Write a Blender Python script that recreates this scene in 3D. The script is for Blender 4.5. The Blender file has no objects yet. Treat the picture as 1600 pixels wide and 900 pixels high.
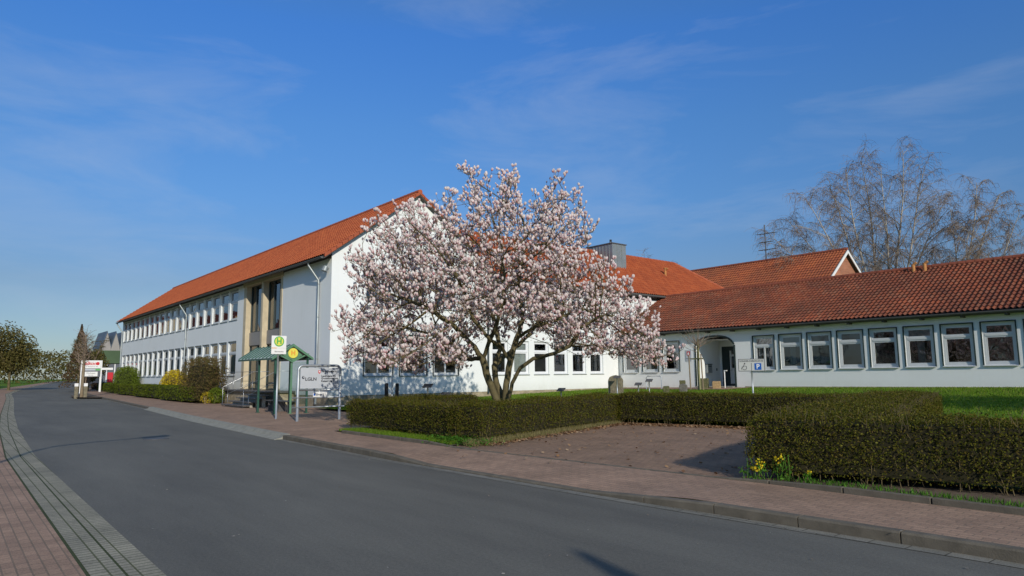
import bpy, math, random
import numpy as np
from mathutils import Vector, Matrix, kdtree
random.seed(11); rng = np.random.default_rng(7)
R = math.radians
S = bpy.context.scene
COL = S.collection
# ------------------------------------------------------------------ camera
YAW, PIT, ROLL = R(-50.51), R(7.132), R(-0.514)
fw = Vector((math.sin(YAW)*math.cos(PIT), math.cos(YAW)*math.cos(PIT), math.sin(PIT)))
rt = Vector((math.cos(YAW), -math.sin(YAW), 0)); up = rt.cross(fw)
c_, s_ = math.cos(ROLL), math.sin(ROLL)
rt2 = c_*rt + s_*up; up2 = -s_*rt + c_*up
cam = bpy.data.cameras.new('camera'); camo = bpy.data.objects.new('camera', cam); COL.objects.link(camo)
camo.matrix_world = Matrix(((rt2.x, up2.x, -fw.x, 0), (rt2.y, up2.y, -fw.y, 0), (rt2.z, up2.z, -fw.z, 1.65), (0, 0, 0, 1)))
cam.sensor_width = 36; cam.lens = 36*1070.5/1600; cam.clip_end = 3000; cam.clip_start = .05
S.camera = camo
# ------------------------------------------------------------------ sky, sun, exposure
SUN_AZ, SUN_EL = R(-18.5), R(23.0)
W = bpy.data.worlds.new('World'); S.world = W; W.use_nodes = True
nt = W.node_tree; nt.nodes.clear()
sky = nt.nodes.new('ShaderNodeTexSky'); sky.sky_type = 'NISHITA'; sky.sun_disc = False
sky.sun_elevation = SUN_EL; sky.sun_rotation = R(108.5)
sky.altitude = 0; sky.air_density = 1.0; sky.dust_density = 0.3; sky.ozone_density = 3.2
tc = nt.nodes.new('ShaderNodeTexCoord')
mp = nt.nodes.new('ShaderNodeMapping'); mp.inputs['Scale'].default_value = (1.3, 2.2, 7.0); mp.inputs['Rotation'].default_value = (0.0, 0.12, 0.5)
nz = nt.nodes.new('ShaderNodeTexNoise'); nz.inputs['Scale'].default_value = 1.6; nz.inputs['Detail'].default_value = 8; nz.inputs['Roughness'].default_value = .6; nz.inputs['Distortion'].default_value = .5
cr = nt.nodes.new('ShaderNodeValToRGB'); cr.color_ramp.elements[0].position = .49; cr.color_ramp.elements[0].color = (0, 0, 0, 1); cr.color_ramp.elements[1].position = .85; cr.color_ramp.elements[1].color = (.30, .30, .30, 1)
mx = nt.nodes.new('ShaderNodeMixRGB'); mx.inputs['Color2'].default_value = (4.6, 5.2, 6.2, 1)
bg = nt.nodes.new('ShaderNodeBackground'); bg.inputs['Strength'].default_value = 0.105
ou = nt.nodes.new('ShaderNodeOutputWorld')
L = nt.links.new
L(tc.outputs['Generated'], mp.inputs['Vector']); L(mp.outputs['Vector'], nz.inputs['Vector']); L(nz.outputs['Fac'], cr.inputs['Fac'])
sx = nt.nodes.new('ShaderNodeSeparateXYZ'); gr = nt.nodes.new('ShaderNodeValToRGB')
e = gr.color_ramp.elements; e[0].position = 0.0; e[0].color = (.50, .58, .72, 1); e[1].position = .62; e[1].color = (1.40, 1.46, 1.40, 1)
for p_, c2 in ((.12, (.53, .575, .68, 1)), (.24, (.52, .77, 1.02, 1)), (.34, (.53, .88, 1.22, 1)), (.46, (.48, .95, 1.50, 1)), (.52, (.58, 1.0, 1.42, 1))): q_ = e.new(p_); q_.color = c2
mg = nt.nodes.new('ShaderNodeMixRGB'); mg.blend_type = 'MULTIPLY'; mg.inputs['Fac'].default_value = 1
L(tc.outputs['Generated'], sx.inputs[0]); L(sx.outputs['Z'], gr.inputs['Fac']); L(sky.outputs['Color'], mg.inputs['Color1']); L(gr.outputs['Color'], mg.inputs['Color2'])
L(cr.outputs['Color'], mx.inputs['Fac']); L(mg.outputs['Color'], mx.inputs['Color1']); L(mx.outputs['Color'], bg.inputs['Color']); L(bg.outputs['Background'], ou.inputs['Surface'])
sd = bpy.data.lights.new('sun', 'SUN'); sd.energy = 3.5; sd.angle = R(.53); sd.color = (1, .93, .81)
so = bpy.data.objects.new('sun', sd); COL.objects.link(so)
sv = Vector((math.cos(SUN_AZ)*math.cos(SUN_EL), math.sin(SUN_AZ)*math.cos(SUN_EL), math.sin(SUN_EL)))
so.rotation_euler = sv.to_track_quat('Z', 'Y').to_euler(); so.location = (30, -10, 30)
S.view_settings.view_transform = 'Standard'; S.view_settings.look = 'None'; S.view_settings.exposure = 0.0; S.view_settings.gamma = 1
S.render.engine = 'CYCLES'
S.cycles.transparent_max_bounces = 16
# ------------------------------------------------------------------ materials
def nodemat(name):
    m = bpy.data.materials.new(name); m.use_nodes = True
    t = m.node_tree; return m, t, t.nodes['Principled BSDF']
def ramp(t, stops, interp='LINEAR'):
    r = t.nodes.new('ShaderNodeValToRGB'); r.color_ramp.interpolation = interp
    e = r.color_ramp.elements
    while len(e) < len(stops): e.new(.5)
    for i, (p, c) in enumerate(stops): e[i].position = p; e[i].color = (*c, 1)
    return r
def mat(name, col, rough=.7, var=.15, scale=3.0, metal=0, bump=0, bscale=60, spec=.4, stain=None):
    m, t, b = nodemat(name)
    tc = t.nodes.new('ShaderNodeTexCoord'); n = t.nodes.new('ShaderNodeTexNoise')
    n.inputs['Scale'].default_value = scale; n.inputs['Detail'].default_value = 6; n.inputs['Roughness'].default_value = .6
    lo = tuple(c*(1-var) for c in col); hi = tuple(min(1, c*(1+var)) for c in col)
    r = ramp(t, [(.3, lo), (.7, hi)])
    t.links.new(tc.outputs['Object'], n.inputs['Vector']); t.links.new(n.outputs['Fac'], r.inputs['Fac']); t.links.new(r.outputs['Color'], b.inputs['Base Color'])
    b.inputs['Roughness'].default_value = rough; b.inputs['Metallic'].default_value = metal; b.inputs['Specular IOR Level'].default_value = spec
    if bump:
        n2 = t.nodes.new('ShaderNodeTexNoise'); n2.inputs['Scale'].default_value = bscale; n2.inputs['Detail'].default_value = 4
        bp = t.nodes.new('ShaderNodeBump'); bp.inputs['Strength'].default_value = bump; bp.inputs['Distance'].default_value = .02
        t.links.new(tc.outputs['Object'], n2.inputs['Vector']); t.links.new(n2.outputs['Fac'], bp.inputs['Height']); t.links.new(bp.outputs['Normal'], b.inputs['Normal'])
    return m
M = {}
M['plaster'] = mat('plaster', (.80, .805, .79), .85, .02, .6, bump=.12, bscale=45)
M['stone_beige'] = mat('stone_beige', (.52, .44, .30), .8, .12, 2.5, bump=.2, bscale=30)
M['panel_grey'] = mat('panel_grey', (.27, .255, .235), .7, .06, 2)
M['win_white'] = mat('win_white', (.74, .75, .76), .4, .02, 3)
M['win_grey'] = mat('win_grey', (.58, .60, .60), .4, .03, 3)
M['dark_trim'] = mat('dark_trim', (.03, .045, .045), .5, .2, 3)
M['dark_green_trim'] = mat('dark_green_trim', (.018, .035, .03), .5, .2, 3)
M['zinc'] = mat('zinc', (.30, .33, .33), .45, .12, 2.0, metal=.5)
M['gutter'] = mat('gutter_metal', (.12, .12, .12), .5, .15, 3, metal=.3)
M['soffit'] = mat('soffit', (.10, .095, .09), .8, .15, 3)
M['galv'] = mat('galvanised', (.40, .43, .45), .42, .12, 6, metal=.55)
M['steel'] = mat('steel', (.36, .37, .38), .3, .05, 5, metal=.8)
M['alu'] = mat('aluminium', (.60, .62, .64), .4, .06, 5, metal=.35)
M['black_stone'] = mat('black_stone', (.095, .09, .09), .45, .3, 8, bump=.2)
M['green_steel'] = mat('green_steel', (.025, .085, .06), .4, .15, 4)
M['green_light'] = mat('green_light', (.10, .22, .13), .45, .12, 4)
M['white_paint'] = mat('white_paint', (.78, .78, .76), .5, .03, 4)
M['black'] = mat('black_paint', (.012, .012, .013), .45, .2, 5)
M['text_dark'] = mat('text_dark', (.03, .035, .05), .6, .05)
M['text_red'] = mat('text_red', (.55, .02, .03), .6, .05)
M['sign_green'] = mat('sign_green', (.10, .42, .10), .5, .05)
M['sign_yellow'] = mat('sign_yellow', (.75, .68, .10), .5, .04)
M['sign_orange'] = mat('sign_orange', (.75, .33, .05), .5, .05)
M['sign_blue'] = mat('sign_blue', (.01, .10, .42), .45, .05)
M['sign_grey'] = mat('sign_grey', (.50, .51, .49), .55, .05)
M['board'] = mat('board_face', (.46, .49, .53), .4, .05, 2)
M['curtain'] = mat('curtain', (.62, .62, .58), .9, .08, 4)
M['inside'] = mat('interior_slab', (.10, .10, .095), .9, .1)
M['sandstone'] = mat('weathered_sandstone', (.19, .165, .11), .9, .35, 7, bump=.5, bscale=25)
M['mossy_stone'] = mat('mossy_stone', (.11, .11, .05), .95, .4, 8, bump=.5, bscale=25)
M['ochre_stone'] = mat('ochre_stone', (.36, .25, .12), .9, .25, 8, bump=.4, bscale=25)
M['grey_stone'] = mat('grey_stone', (.15, .14, .12), .9, .3, 7, bump=.5, bscale=25)
M['kerb'] = mat('kerb_concrete', (.135, .115, .085), .9, .25, 5, bump=.25, bscale=80)
M['kerb_light'] = mat('kerb_light', (.27, .26, .215), .9, .18, 5, bump=.2, bscale=80)
M['joint'] = mat('joint_moss', (.045, .06, .02), 1, .4, 20)
M['bark'] = mat('magnolia_bark', (.115, .095, .045), .9, .45, 5, bump=.6, bscale=40)
M['twig'] = mat('magnolia_twig', (.12, .09, .04), .9, .3, 5)
M['birch_bark'] = mat('birch_bark', (.36, .33, .28), .8, .5, 2.2)
M['birch_twig'] = mat('birch_twig', (.23, .17, .125), .9, .3, 1)
M['sapling_bark'] = mat('sapling_bark', (.20, .19, .09), .9, .25, 5)
M['hedge_stem'] = mat('hedge_stem', (.11, .085, .04), .95, .3, 6)
M['wood_stake'] = mat('wood_stake', (.22, .17, .11), .9, .2, 5)
M['sheet_green'] = mat('green_roof_sheet', (.06, .105, .045), .6, .2, .3)
M['shed_grey'] = mat('shed_grey', (.11, .12, .14), .6, .1, .5)
M['shed_gable'] = mat('shed_gable', (.30, .28, .26), .8, .1, .5)
M['blue_slate'] = mat('blue_slate', (.10, .13, .17), .6, .15, .5)
M['earth'] = mat('earth', (.12, .085, .055), 1, .4, 6, bump=.4, bscale=30)
M['iron'] = mat('cast_iron', (.09, .085, .08), .6, .2, 9)
M['ochre_pipe'] = mat('ochre_pipe', (.48, .22, .07), .8, .15, 6)
M['concrete'] = mat('concrete', (.34, .32, .27), .9, .2, 3, bump=.2)
M['beige_wall'] = mat('beige_wall', (.55, .47, .33), .9, .05, 1)

def plaster():
    m, t, b = nodemat('plaster_wall'); l = t.links.new; tc = t.nodes.new('ShaderNodeTexCoord')
    n = t.nodes.new('ShaderNodeTexNoise'); n.inputs['Scale'].default_value = .5; n.inputs['Detail'].default_value = 8
    mp = t.nodes.new('ShaderNodeMapping'); mp.inputs['Scale'].default_value = (2.4, 2.4, .22); n2 = t.nodes.new('ShaderNodeTexNoise'); n2.inputs['Scale'].default_value = 1.6; n2.inputs['Detail'].default_value = 7; n2.inputs['Roughness'].default_value = .7
    r = ramp(t, [(.3, (.77, .79, .77)), (.7, (.81, .828, .808))]); r2 = ramp(t, [(.55, (1, 1, 1)), (.85, (.93, .925, .905))])
    mx = t.nodes.new('ShaderNodeMixRGB'); mx.blend_type = 'MULTIPLY'; mx.inputs['Fac'].default_value = 1
    sx = t.nodes.new('ShaderNodeSeparateXYZ'); mr = t.nodes.new('ShaderNodeMapRange'); mr.inputs['From Min'].default_value = .62; mr.inputs['From Max'].default_value = 1.25; mr.inputs['To Min'].default_value = 1; mr.inputs['To Max'].default_value = 0
    n3 = t.nodes.new('ShaderNodeTexNoise'); n3.inputs['Scale'].default_value = 5; n3.inputs['Detail'].default_value = 8; ml = t.nodes.new('ShaderNodeMath'); ml.operation = 'MULTIPLY'; ml2 = t.nodes.new('ShaderNodeMath'); ml2.operation = 'MULTIPLY'; ml2.inputs[1].default_value = .55
    mx2 = t.nodes.new('ShaderNodeMixRGB'); mx2.inputs['Color2'].default_value = (.46, .44, .36, 1)
    l(tc.outputs['Object'], n.inputs['Vector']); l(tc.outputs['Object'], mp.inputs['Vector']); l(mp.outputs['Vector'], n2.inputs['Vector']); l(tc.outputs['Object'], n3.inputs['Vector']); l(tc.outputs['Object'], sx.inputs[0])
    l(n.outputs['Fac'], r.inputs['Fac']); l(n2.outputs['Fac'], r2.inputs['Fac']); l(r.outputs['Color'], mx.inputs['Color1']); l(r2.outputs['Color'], mx.inputs['Color2'])
    l(sx.outputs['Z'], mr.inputs['Value']); l(mr.outputs[0], ml.inputs[0]); l(n3.outputs['Fac'], ml.inputs[1]); l(ml.outputs[0], ml2.inputs[0]); l(ml2.outputs[0], mx2.inputs['Fac']); l(mx.outputs['Color'], mx2.inputs['Color1']); l(mx2.outputs['Color'], b.inputs['Base Color'])
    b.inputs['Roughness'].default_value = .88; b.inputs['Specular IOR Level'].default_value = .25
    bn = t.nodes.new('ShaderNodeTexNoise'); bn.inputs['Scale'].default_value = 50; bp = t.nodes.new('ShaderNodeBump'); bp.inputs['Strength'].default_value = .15; bp.inputs['Distance'].default_value = .01
    l(tc.outputs['Object'], bn.inputs['Vector']); l(bn.outputs['Fac'], bp.inputs['Height']); l(bp.outputs['Normal'], b.inputs['Normal']); return m
M['plaster'] = plaster()
def fieldstone(name, base, mortar):
    m, t, b = nodemat(name); tc = t.nodes.new('ShaderNodeTexCoord')
    mp = t.nodes.new('ShaderNodeMapping'); mp.inputs['Scale'].default_value = (1, 1, 1.8)
    v = t.nodes.new('ShaderNodeTexVoronoi'); v.inputs['Scale'].default_value = 3.2
    r = ramp(t, [(0, tuple(c*.6 for c in base)), (.5, base), (1, tuple(min(1, c*1.35) for c in base))])
    v2 = t.nodes.new('ShaderNodeTexVoronoi'); v2.feature = 'DISTANCE_TO_EDGE'; v2.inputs['Scale'].default_value = 3.2
    lt = t.nodes.new('ShaderNodeMath'); lt.operation = 'LESS_THAN'; lt.inputs[1].default_value = .05
    mx = t.nodes.new('ShaderNodeMixRGB'); mx.inputs['Color2'].default_value = (*mortar, 1)
    l = t.links.new; l(tc.outputs['Object'], mp.inputs['Vector']); l(mp.outputs['Vector'], v.inputs['Vector']); l(mp.outputs['Vector'], v2.inputs['Vector'])
    l(v.outputs['Color'], r.inputs['Fac']); l(v2.outputs['Distance'], lt.inputs[0]); l(lt.outputs[0], mx.inputs['Fac']); l(r.outputs['Color'], mx.inputs['Color1']); l(mx.outputs['Color'], b.inputs['Base Color'])
    b.inputs['Roughness'].default_value = .9
    return m
M['plinth'] = fieldstone('plinth_stone', (.36, .30, .20), (.30, .26, .19))

def brickmat(name, c1, c2, mortar, bw, bh, ms, rotz=0.0, vertical=False, bump=.4, dirt=None):
    m, t, b = nodemat(name); l = t.links.new
    tc = t.nodes.new('ShaderNodeTexCoord'); mp = t.nodes.new('ShaderNodeMapping'); mp.inputs['Rotation'].default_value = (R(90) if vertical else 0, 0, rotz)
    br = t.nodes.new('ShaderNodeTexBrick'); br.inputs['Scale'].default_value = 1
    br.inputs['Brick Width'].default_value = bw; br.inputs['Row Height'].default_value = bh; br.inputs['Mortar Size'].default_value = ms; br.inputs['Mortar Smooth'].default_value = .2
    br.inputs['Color1'].default_value = (*c1, 1); br.inputs['Color2'].default_value = (*c2, 1); br.inputs['Mortar'].default_value = (*mortar, 1); br.inputs['Bias'].default_value = -.1
    n = t.nodes.new('ShaderNodeTexNoise'); n.inputs['Scale'].default_value = .9; n.inputs['Detail'].default_value = 8; n.inputs['Roughness'].default_value = .7
    r = ramp(t, [(.3, (.72, .72, .70)), (.7, (1.18, 1.16, 1.14))]); r.color_ramp.elements[1].color = (1.2, 1.17, 1.14, 1)
    n3 = t.nodes.new('ShaderNodeTexNoise'); n3.inputs['Scale'].default_value = 70; n3.inputs['Detail'].default_value = 3
    r3 = ramp(t, [(.3, (.75, .75, .75)), (.75, (1.25, 1.25, 1.25))])
    mx = t.nodes.new('ShaderNodeMixRGB'); mx.blend_type = 'MULTIPLY'; mx.inputs['Fac'].default_value = 1
    mx2 = t.nodes.new('ShaderNodeMixRGB'); mx2.blend_type = 'MULTIPLY'; mx2.inputs['Fac'].default_value = 1
    l(tc.outputs['Object'], mp.inputs['Vector']); l(mp.outputs['Vector'], br.inputs['Vector']); l(tc.outputs['Object'], n.inputs['Vector']); l(tc.outputs['Object'], n3.inputs['Vector'])
    l(n.outputs['Fac'], r.inputs['Fac']); l(n3.outputs['Fac'], r3.inputs['Fac']); l(br.outputs['Color'], mx.inputs['Color1']); l(r.outputs['Color'], mx.inputs['Color2'])
    l(mx.outputs['Color'], mx2.inputs['Color1']); l(r3.outputs['Color'], mx2.inputs['Color2']); l(mx2.outputs['Color'], b.inputs['Base Color'])
    b.inputs['Roughness'].default_value = .85; b.inputs['Specular IOR Level'].default_value = .25
    bp = t.nodes.new('ShaderNodeBump'); bp.invert = True; bp.inputs['Strength'].default_value = bump; bp.inputs['Distance'].default_value = .006
    l(br.outputs['Fac'], bp.inputs['Height']); l(bp.outputs['Normal'], b.inputs['Normal'])
    return m
M['paving'] = brickmat('red_paving', (.39, .255, .178), (.305, .20, .142), (.235, .17, .122), .20, .10, .008)
M['paving_bay'] = brickmat('bay_paving', (.325, .21, .14), (.265, .172, .118), (.17, .125, .085), .20, .10, .008, rotz=R(15.6))
M['gutter_brick'] = brickmat('gutter_brick', (.33, .305, .235), (.27, .25, .195), (.11, .115, .06), .10, .20, .009, rotz=R(0))
M['gutter_line'] = brickmat('gutter_line', (.22, .21, .18), (.18, .175, .15), (.09, .085, .07), .33, .25, .008)
M['brick_wall'] = brickmat('brick_wall', (.44, .17, .09), (.34, .12, .07), (.30, .24, .18), .24, .08, .01, vertical=True)

def asphalt():
    m, t, b = nodemat('asphalt'); l = t.links.new
    tc = t.nodes.new('ShaderNodeTexCoord')
    n = t.nodes.new('ShaderNodeTexNoise'); n.inputs['Scale'].default_value = 95; n.inputs['Detail'].default_value = 3
    r = ramp(t, [(.3, (.105, .100, .083)), (.5, (.142, .134, .113)), (.68, (.165, .156, .131)), (.8, (.29, .27, .24))])
    ng = t.nodes.new('ShaderNodeTexNoise'); ng.inputs['Scale'].default_value = 28; ng.inputs['Detail'].default_value = 5; ng.inputs['Roughness'].default_value = .8
    rg = ramp(t, [(.32, (.78, .78, .79)), (.7, (1.2, 1.2, 1.19))]); mg = t.nodes.new('ShaderNodeMixRGB'); mg.blend_type = 'MULTIPLY'; mg.inputs['Fac'].default_value = 1
    vo = t.nodes.new('ShaderNodeTexVoronoi'); vo.inputs['Scale'].default_value = 9; rv = ramp(t, [(.018, (2.2, 2.2, 2.1)), (.03, (1, 1, 1))]); rv.color_ramp.interpolation = 'LINEAR'; mv = t.nodes.new('ShaderNodeMixRGB'); mv.blend_type = 'MULTIPLY'; mv.inputs['Fac'].default_value = 1
    l(tc.outputs['Object'], ng.inputs['Vector']); l(ng.outputs['Fac'], rg.inputs['Fac']); l(tc.outputs['Object'], vo.inputs['Vector']); l(vo.outputs['Distance'], rv.inputs['Fac'])
    n2 = t.nodes.new('ShaderNodeTexNoise'); n2.inputs['Scale'].default_value = .55; n2.inputs['Detail'].default_value = 7; n2.inputs['Roughness'].default_value = .65
    mp = t.nodes.new('ShaderNodeMapping'); mp.inputs['Scale'].default_value = (.28, 1.3, 1)
    r2 = ramp(t, [(.3, (.74, .74, .74)), (.7, (1.2, 1.2, 1.17))])
    mx = t.nodes.new('ShaderNodeMixRGB'); mx.blend_type = 'MULTIPLY'; mx.inputs['Fac'].default_value = 1
    l(tc.outputs['Object'], n.inputs['Vector']); l(tc.outputs['Object'], mp.inputs['Vector']); l(mp.outputs['Vector'], n2.inputs['Vector'])
    l(n.outputs['Fac'], r.inputs['Fac']); l(n2.outputs['Fac'], r2.inputs['Fac']); l(r.outputs['Color'], mx.inputs['Color1']); l(r2.outputs['Color'], mx.inputs['Color2']); l(mx.outputs['Color'], mg.inputs['Color1']); l(rg.outputs['Color'], mg.inputs['Color2']); l(mg.outputs['Color'], mv.inputs['Color1']); l(rv.outputs['Color'], mv.inputs['Color2']); l(mv.outputs['Color'], b.inputs['Base Color'])
    b.inputs['Roughness'].default_value = .82; b.inputs['Specular IOR Level'].default_value = .3
    bp = t.nodes.new('ShaderNodeBump'); bp.inputs['Strength'].default_value = .35; bp.inputs['Distance'].default_value = .006
    l(n.outputs['Fac'], bp.inputs['Height']); l(bp.outputs['Normal'], b.inputs['Normal'])
    return m
M['asphalt'] = asphalt()

def grassmat():
    m, t, b = nodemat('grass_ground'); l = t.links.new
    tc = t.nodes.new('ShaderNodeTexCoord')
    n = t.nodes.new('ShaderNodeTexNoise'); n.inputs['Scale'].default_value = 1.2; n.inputs['Detail'].default_value = 8; n.inputs['Roughness'].default_value = .75
    r = ramp(t, [(.3, (.06, .10, .008)), (.5, (.10, .17, .012)), (.65, (.12, .20, .014)), (.8, (.20, .19, .05))])
    l(tc.outputs['Object'], n.inputs['Vector']); l(n.outputs['Fac'], r.inputs['Fac']); l(r.outputs['Color'], b.inputs['Base Color']); b.inputs['Roughness'].default_value = .95; b.inputs['Specular IOR Level'].default_value = .1
    return m
M['grass'] = grassmat()

def tilemat(name, cols, dark, darkamt, mscale=.5):
    m, t, b = nodemat(name); l = t.links.new
    uv = t.nodes.new('ShaderNodeUVMap')
    fl = t.nodes.new('ShaderNodeVectorMath'); fl.operation = 'FLOOR'
    wn = t.nodes.new('ShaderNodeTexWhiteNoise'); wn.noise_dimensions = '2D'
    r = ramp(t, [(i/(len(cols)-1), c) for i, c in enumerate(cols)])
    tc = t.nodes.new('ShaderNodeTexCoord'); n = t.nodes.new('ShaderNodeTexNoise'); n.inputs['Scale'].default_value = mscale; n.inputs['Detail'].default_value = 9; n.inputs['Roughness'].default_value = .7
    r2 = ramp(t, [(.5-darkamt*.3, (0, 0, 0)), (.5+.35*(1.2-darkamt), (1, 1, 1))])
    mx = t.nodes.new('ShaderNodeMixRGB'); mx.inputs['Color2'].default_value = (*dark, 1)
    l(uv.outputs['UV'], fl.inputs[0]); l(fl.outputs[0], wn.inputs['Vector']); l(wn.outputs['Value'], r.inputs['Fac'])
    l(tc.outputs['Object'], n.inputs['Vector']); l(n.outputs['Fac'], r2.inputs['Fac']); 
    ml = t.nodes.new('ShaderNodeMath'); ml.operation = 'MULTIPLY'; ml.inputs[1].default_value = min(.95, darkamt)
    l(r2.outputs['Color'], ml.inputs[0]); l(ml.outputs[0], mx.inputs['Fac']); l(r.outputs['Color'], mx.inputs['Color1']); l(mx.outputs['Color'], b.inputs['Base Color'])
    b.inputs['Roughness'].default_value = .75; b.inputs['Specular IOR Level'].default_value = .3
    return m
M['tile_new'] = tilemat('roof_tile_orange', [(.33, .075, .028), (.40, .095, .033), (.44, .115, .04)], (.20, .055, .03), .35)
M['tile_old'] = tilemat('roof_tile_weathered', [(.26, .066, .03), (.31, .08, .034), (.22, .058, .03), (.35, .092, .036), (.28, .11, .06), (.32, .085, .036), (.24, .085, .048)], (.085, .036, .023), .8, .5)
M['tile_far'] = tilemat('roof_tile_far', [(.36, .09, .035), (.42, .115, .04), (.30, .075, .035)], (.13, .06, .035), .7, .35)
M['ridge_tile'] = mat('ridge_tile', (.36, .085, .033), .75, .2, 4)
M['ridge_old'] = mat('ridge_old', (.24, .065, .032), .8, .3, 4)

def leafmat(name, cols, trans=.25, rough=.6):
    m, t, b = nodemat(name); l = t.links.new
    g = t.nodes.new('ShaderNodeNewGeometry'); r = ramp(t, [(i/(len(cols)-1), c) for i, c in enumerate(cols)])
    l(g.outputs['Random Per Island'], r.inputs['Fac']); l(r.outputs['Color'], b.inputs['Base Color']); b.inputs['Roughness'].default_value = rough; b.inputs['Specular IOR Level'].default_value = .12
    tr = t.nodes.new('ShaderNodeBsdfTranslucent'); l(r.outputs['Color'], tr.inputs['Color'])
    ms = t.nodes.new('ShaderNodeMixShader'); ms.inputs['Fac'].default_value = trans
    l(b.outputs['BSDF'], ms.inputs[1]); l(tr.outputs['BSDF'], ms.inputs[2]); l(ms.outputs['Shader'], t.nodes['Material Output'].inputs['Surface'])
    return m
M['hedge'] = leafmat('hedge_leaf', [(.045, .056, .006), (.10, .102, .010), (.06, .074, .007), (.14, .125, .014), (.10, .066, .016), (.18, .18, .02)], .33)
M['hedge_green'] = leafmat('hedge_leaf_green', [(.055, .085, .007), (.10, .125, .010), (.075, .10, .008), (.14, .165, .015)])
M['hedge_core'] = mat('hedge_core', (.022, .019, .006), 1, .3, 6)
M['grass_blade'] = leafmat('grass_blade', [(.07, .14, .008), (.12, .22, .012), (.16, .27, .02), (.22, .22, .05)], .35)
M['weed'] = leafmat('weed_leaf', [(.05, .13, .015), (.08, .20, .02), (.11, .25, .03)], .3)
M['dry_leaf'] = leafmat('dry_leaf', [(.25, .13, .06), (.34, .21, .11), (.18, .09, .045), (.42, .30, .19)], .15)
M['brown_bush'] = leafmat('brown_bush', [(.12, .08, .035), (.16, .11, .045), (.09, .075, .02), (.12, .12, .03)], .2)
M['round_bush'] = leafmat('round_bush', [(.09, .13, .012), (.13, .18, .018), (.17, .22, .025)], .3)
M['forsythia'] = leafmat('forsythia_flower', [(.62, .45, .01), (.72, .55, .015), (.45, .32, .03), (.35, .25, .05)], .3)
M['yellow_petal'] = leafmat('yellow_petal', [(.80, .62, .02), (.85, .70, .04), (.75, .5, .02)], .3)
M['conifer'] = leafmat('conifer_leaf', [(.07, .055, .025), (.11, .075, .04), (.13, .07, .045)], .15)
M['olive_leaf'] = leafmat('olive_leaf', [(.12, .11, .03), (.16, .13, .045), (.10, .085, .025), (.15, .15, .04)], .3)
M['red_hedge'] = leafmat('red_hedge', [(.06, .022, .016), (.09, .035, .02), (.05, .03, .015)], .2)

def petalmat():
    m, t, b = nodemat('magnolia_petal'); l = t.links.new
    g = t.nodes.new('ShaderNodeNewGeometry'); a = t.nodes.new('ShaderNodeAttribute'); a.attribute_name = 'tone'
    r = ramp(t, [(0, (.45, .16, .20)), (.26, (.68, .42, .43)), (.55, (.84, .70, .67)), (1, (.89, .83, .77))])
    ad = t.nodes.new('ShaderNodeMath'); ad.operation = 'MULTIPLY_ADD'; ad.inputs[1].default_value = .3
    l(g.outputs['Random Per Island'], ad.inputs[0]); l(a.outputs['Fac'], ad.inputs[2]); l(ad.outputs[0], r.inputs['Fac'])
    l(r.outputs['Color'], b.inputs['Base Color']); b.inputs['Roughness'].default_value = .55; b.inputs['Specular IOR Level'].default_value = .3
    tr = t.nodes.new('ShaderNodeBsdfTranslucent'); l(r.outputs['Color'], tr.inputs['Color'])
    ms = t.nodes.new('ShaderNodeMixShader'); ms.inputs['Fac'].default_value = .3
    l(b.outputs['BSDF'], ms.inputs[1]); l(tr.outputs['BSDF'], ms.inputs[2]); l(ms.outputs['Shader'], t.nodes['Material Output'].inputs['Surface'])
    return m
M['petal'] = petalmat()

def glassmat(name, tint=(.55, .6, .6), base=.10, fm=1.0):
    m, t, b = nodemat(name); l = t.links.new; t.nodes.remove(b)
    tr = t.nodes.new('ShaderNodeBsdfTransparent'); tr.inputs['Color'].default_value = (*tint, 1)
    gl = t.nodes.new('ShaderNodeBsdfGlossy'); gl.inputs['Roughness'].default_value = .015; gl.inputs['Color'].default_value = (.95, .97, 1, 1)
    f = t.nodes.new('ShaderNodeFresnel'); f.inputs['IOR'].default_value = 1.6
    a = t.nodes.new('ShaderNodeMath'); a.operation = 'ADD'; a.inputs[1].default_value = base; a.use_clamp = True
    mf = t.nodes.new('ShaderNodeMath'); mf.operation = 'MULTIPLY'; mf.inputs[1].default_value = fm; l(f.outputs['Fac'], mf.inputs[0])
    tcn = t.nodes.new('ShaderNodeTexCoord'); n = t.nodes.new('ShaderNodeTexNoise'); n.inputs['Scale'].default_value = 1.1; bp = t.nodes.new('ShaderNodeBump'); bp.inputs['Strength'].default_value = .12; bp.inputs['Distance'].default_value = .05
    l(tcn.outputs['Object'], n.inputs['Vector']); l(n.outputs['Fac'], bp.inputs['Height']); l(bp.outputs['Normal'], gl.inputs['Normal'])
    ms = t.nodes.new('ShaderNodeMixShader'); l(mf.outputs[0], a.inputs[0]); l(a.outputs[0], ms.inputs['Fac']); l(tr.outputs['BSDF'], ms.inputs[1]); l(gl.outputs['BSDF'], ms.inputs[2])
    l(ms.outputs['Shader'], t.nodes['Material Output'].inputs['Surface'])
    return m
M['glass'] = glassmat('window_glass')
M['glass_clear'] = glassmat('shelter_glass', (.80, .86, .84), .02, .5)
M['roof_glass'] = mat('shelter_roof_sheet', (.50, .55, .48), .35, .35, 3.5)
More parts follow.
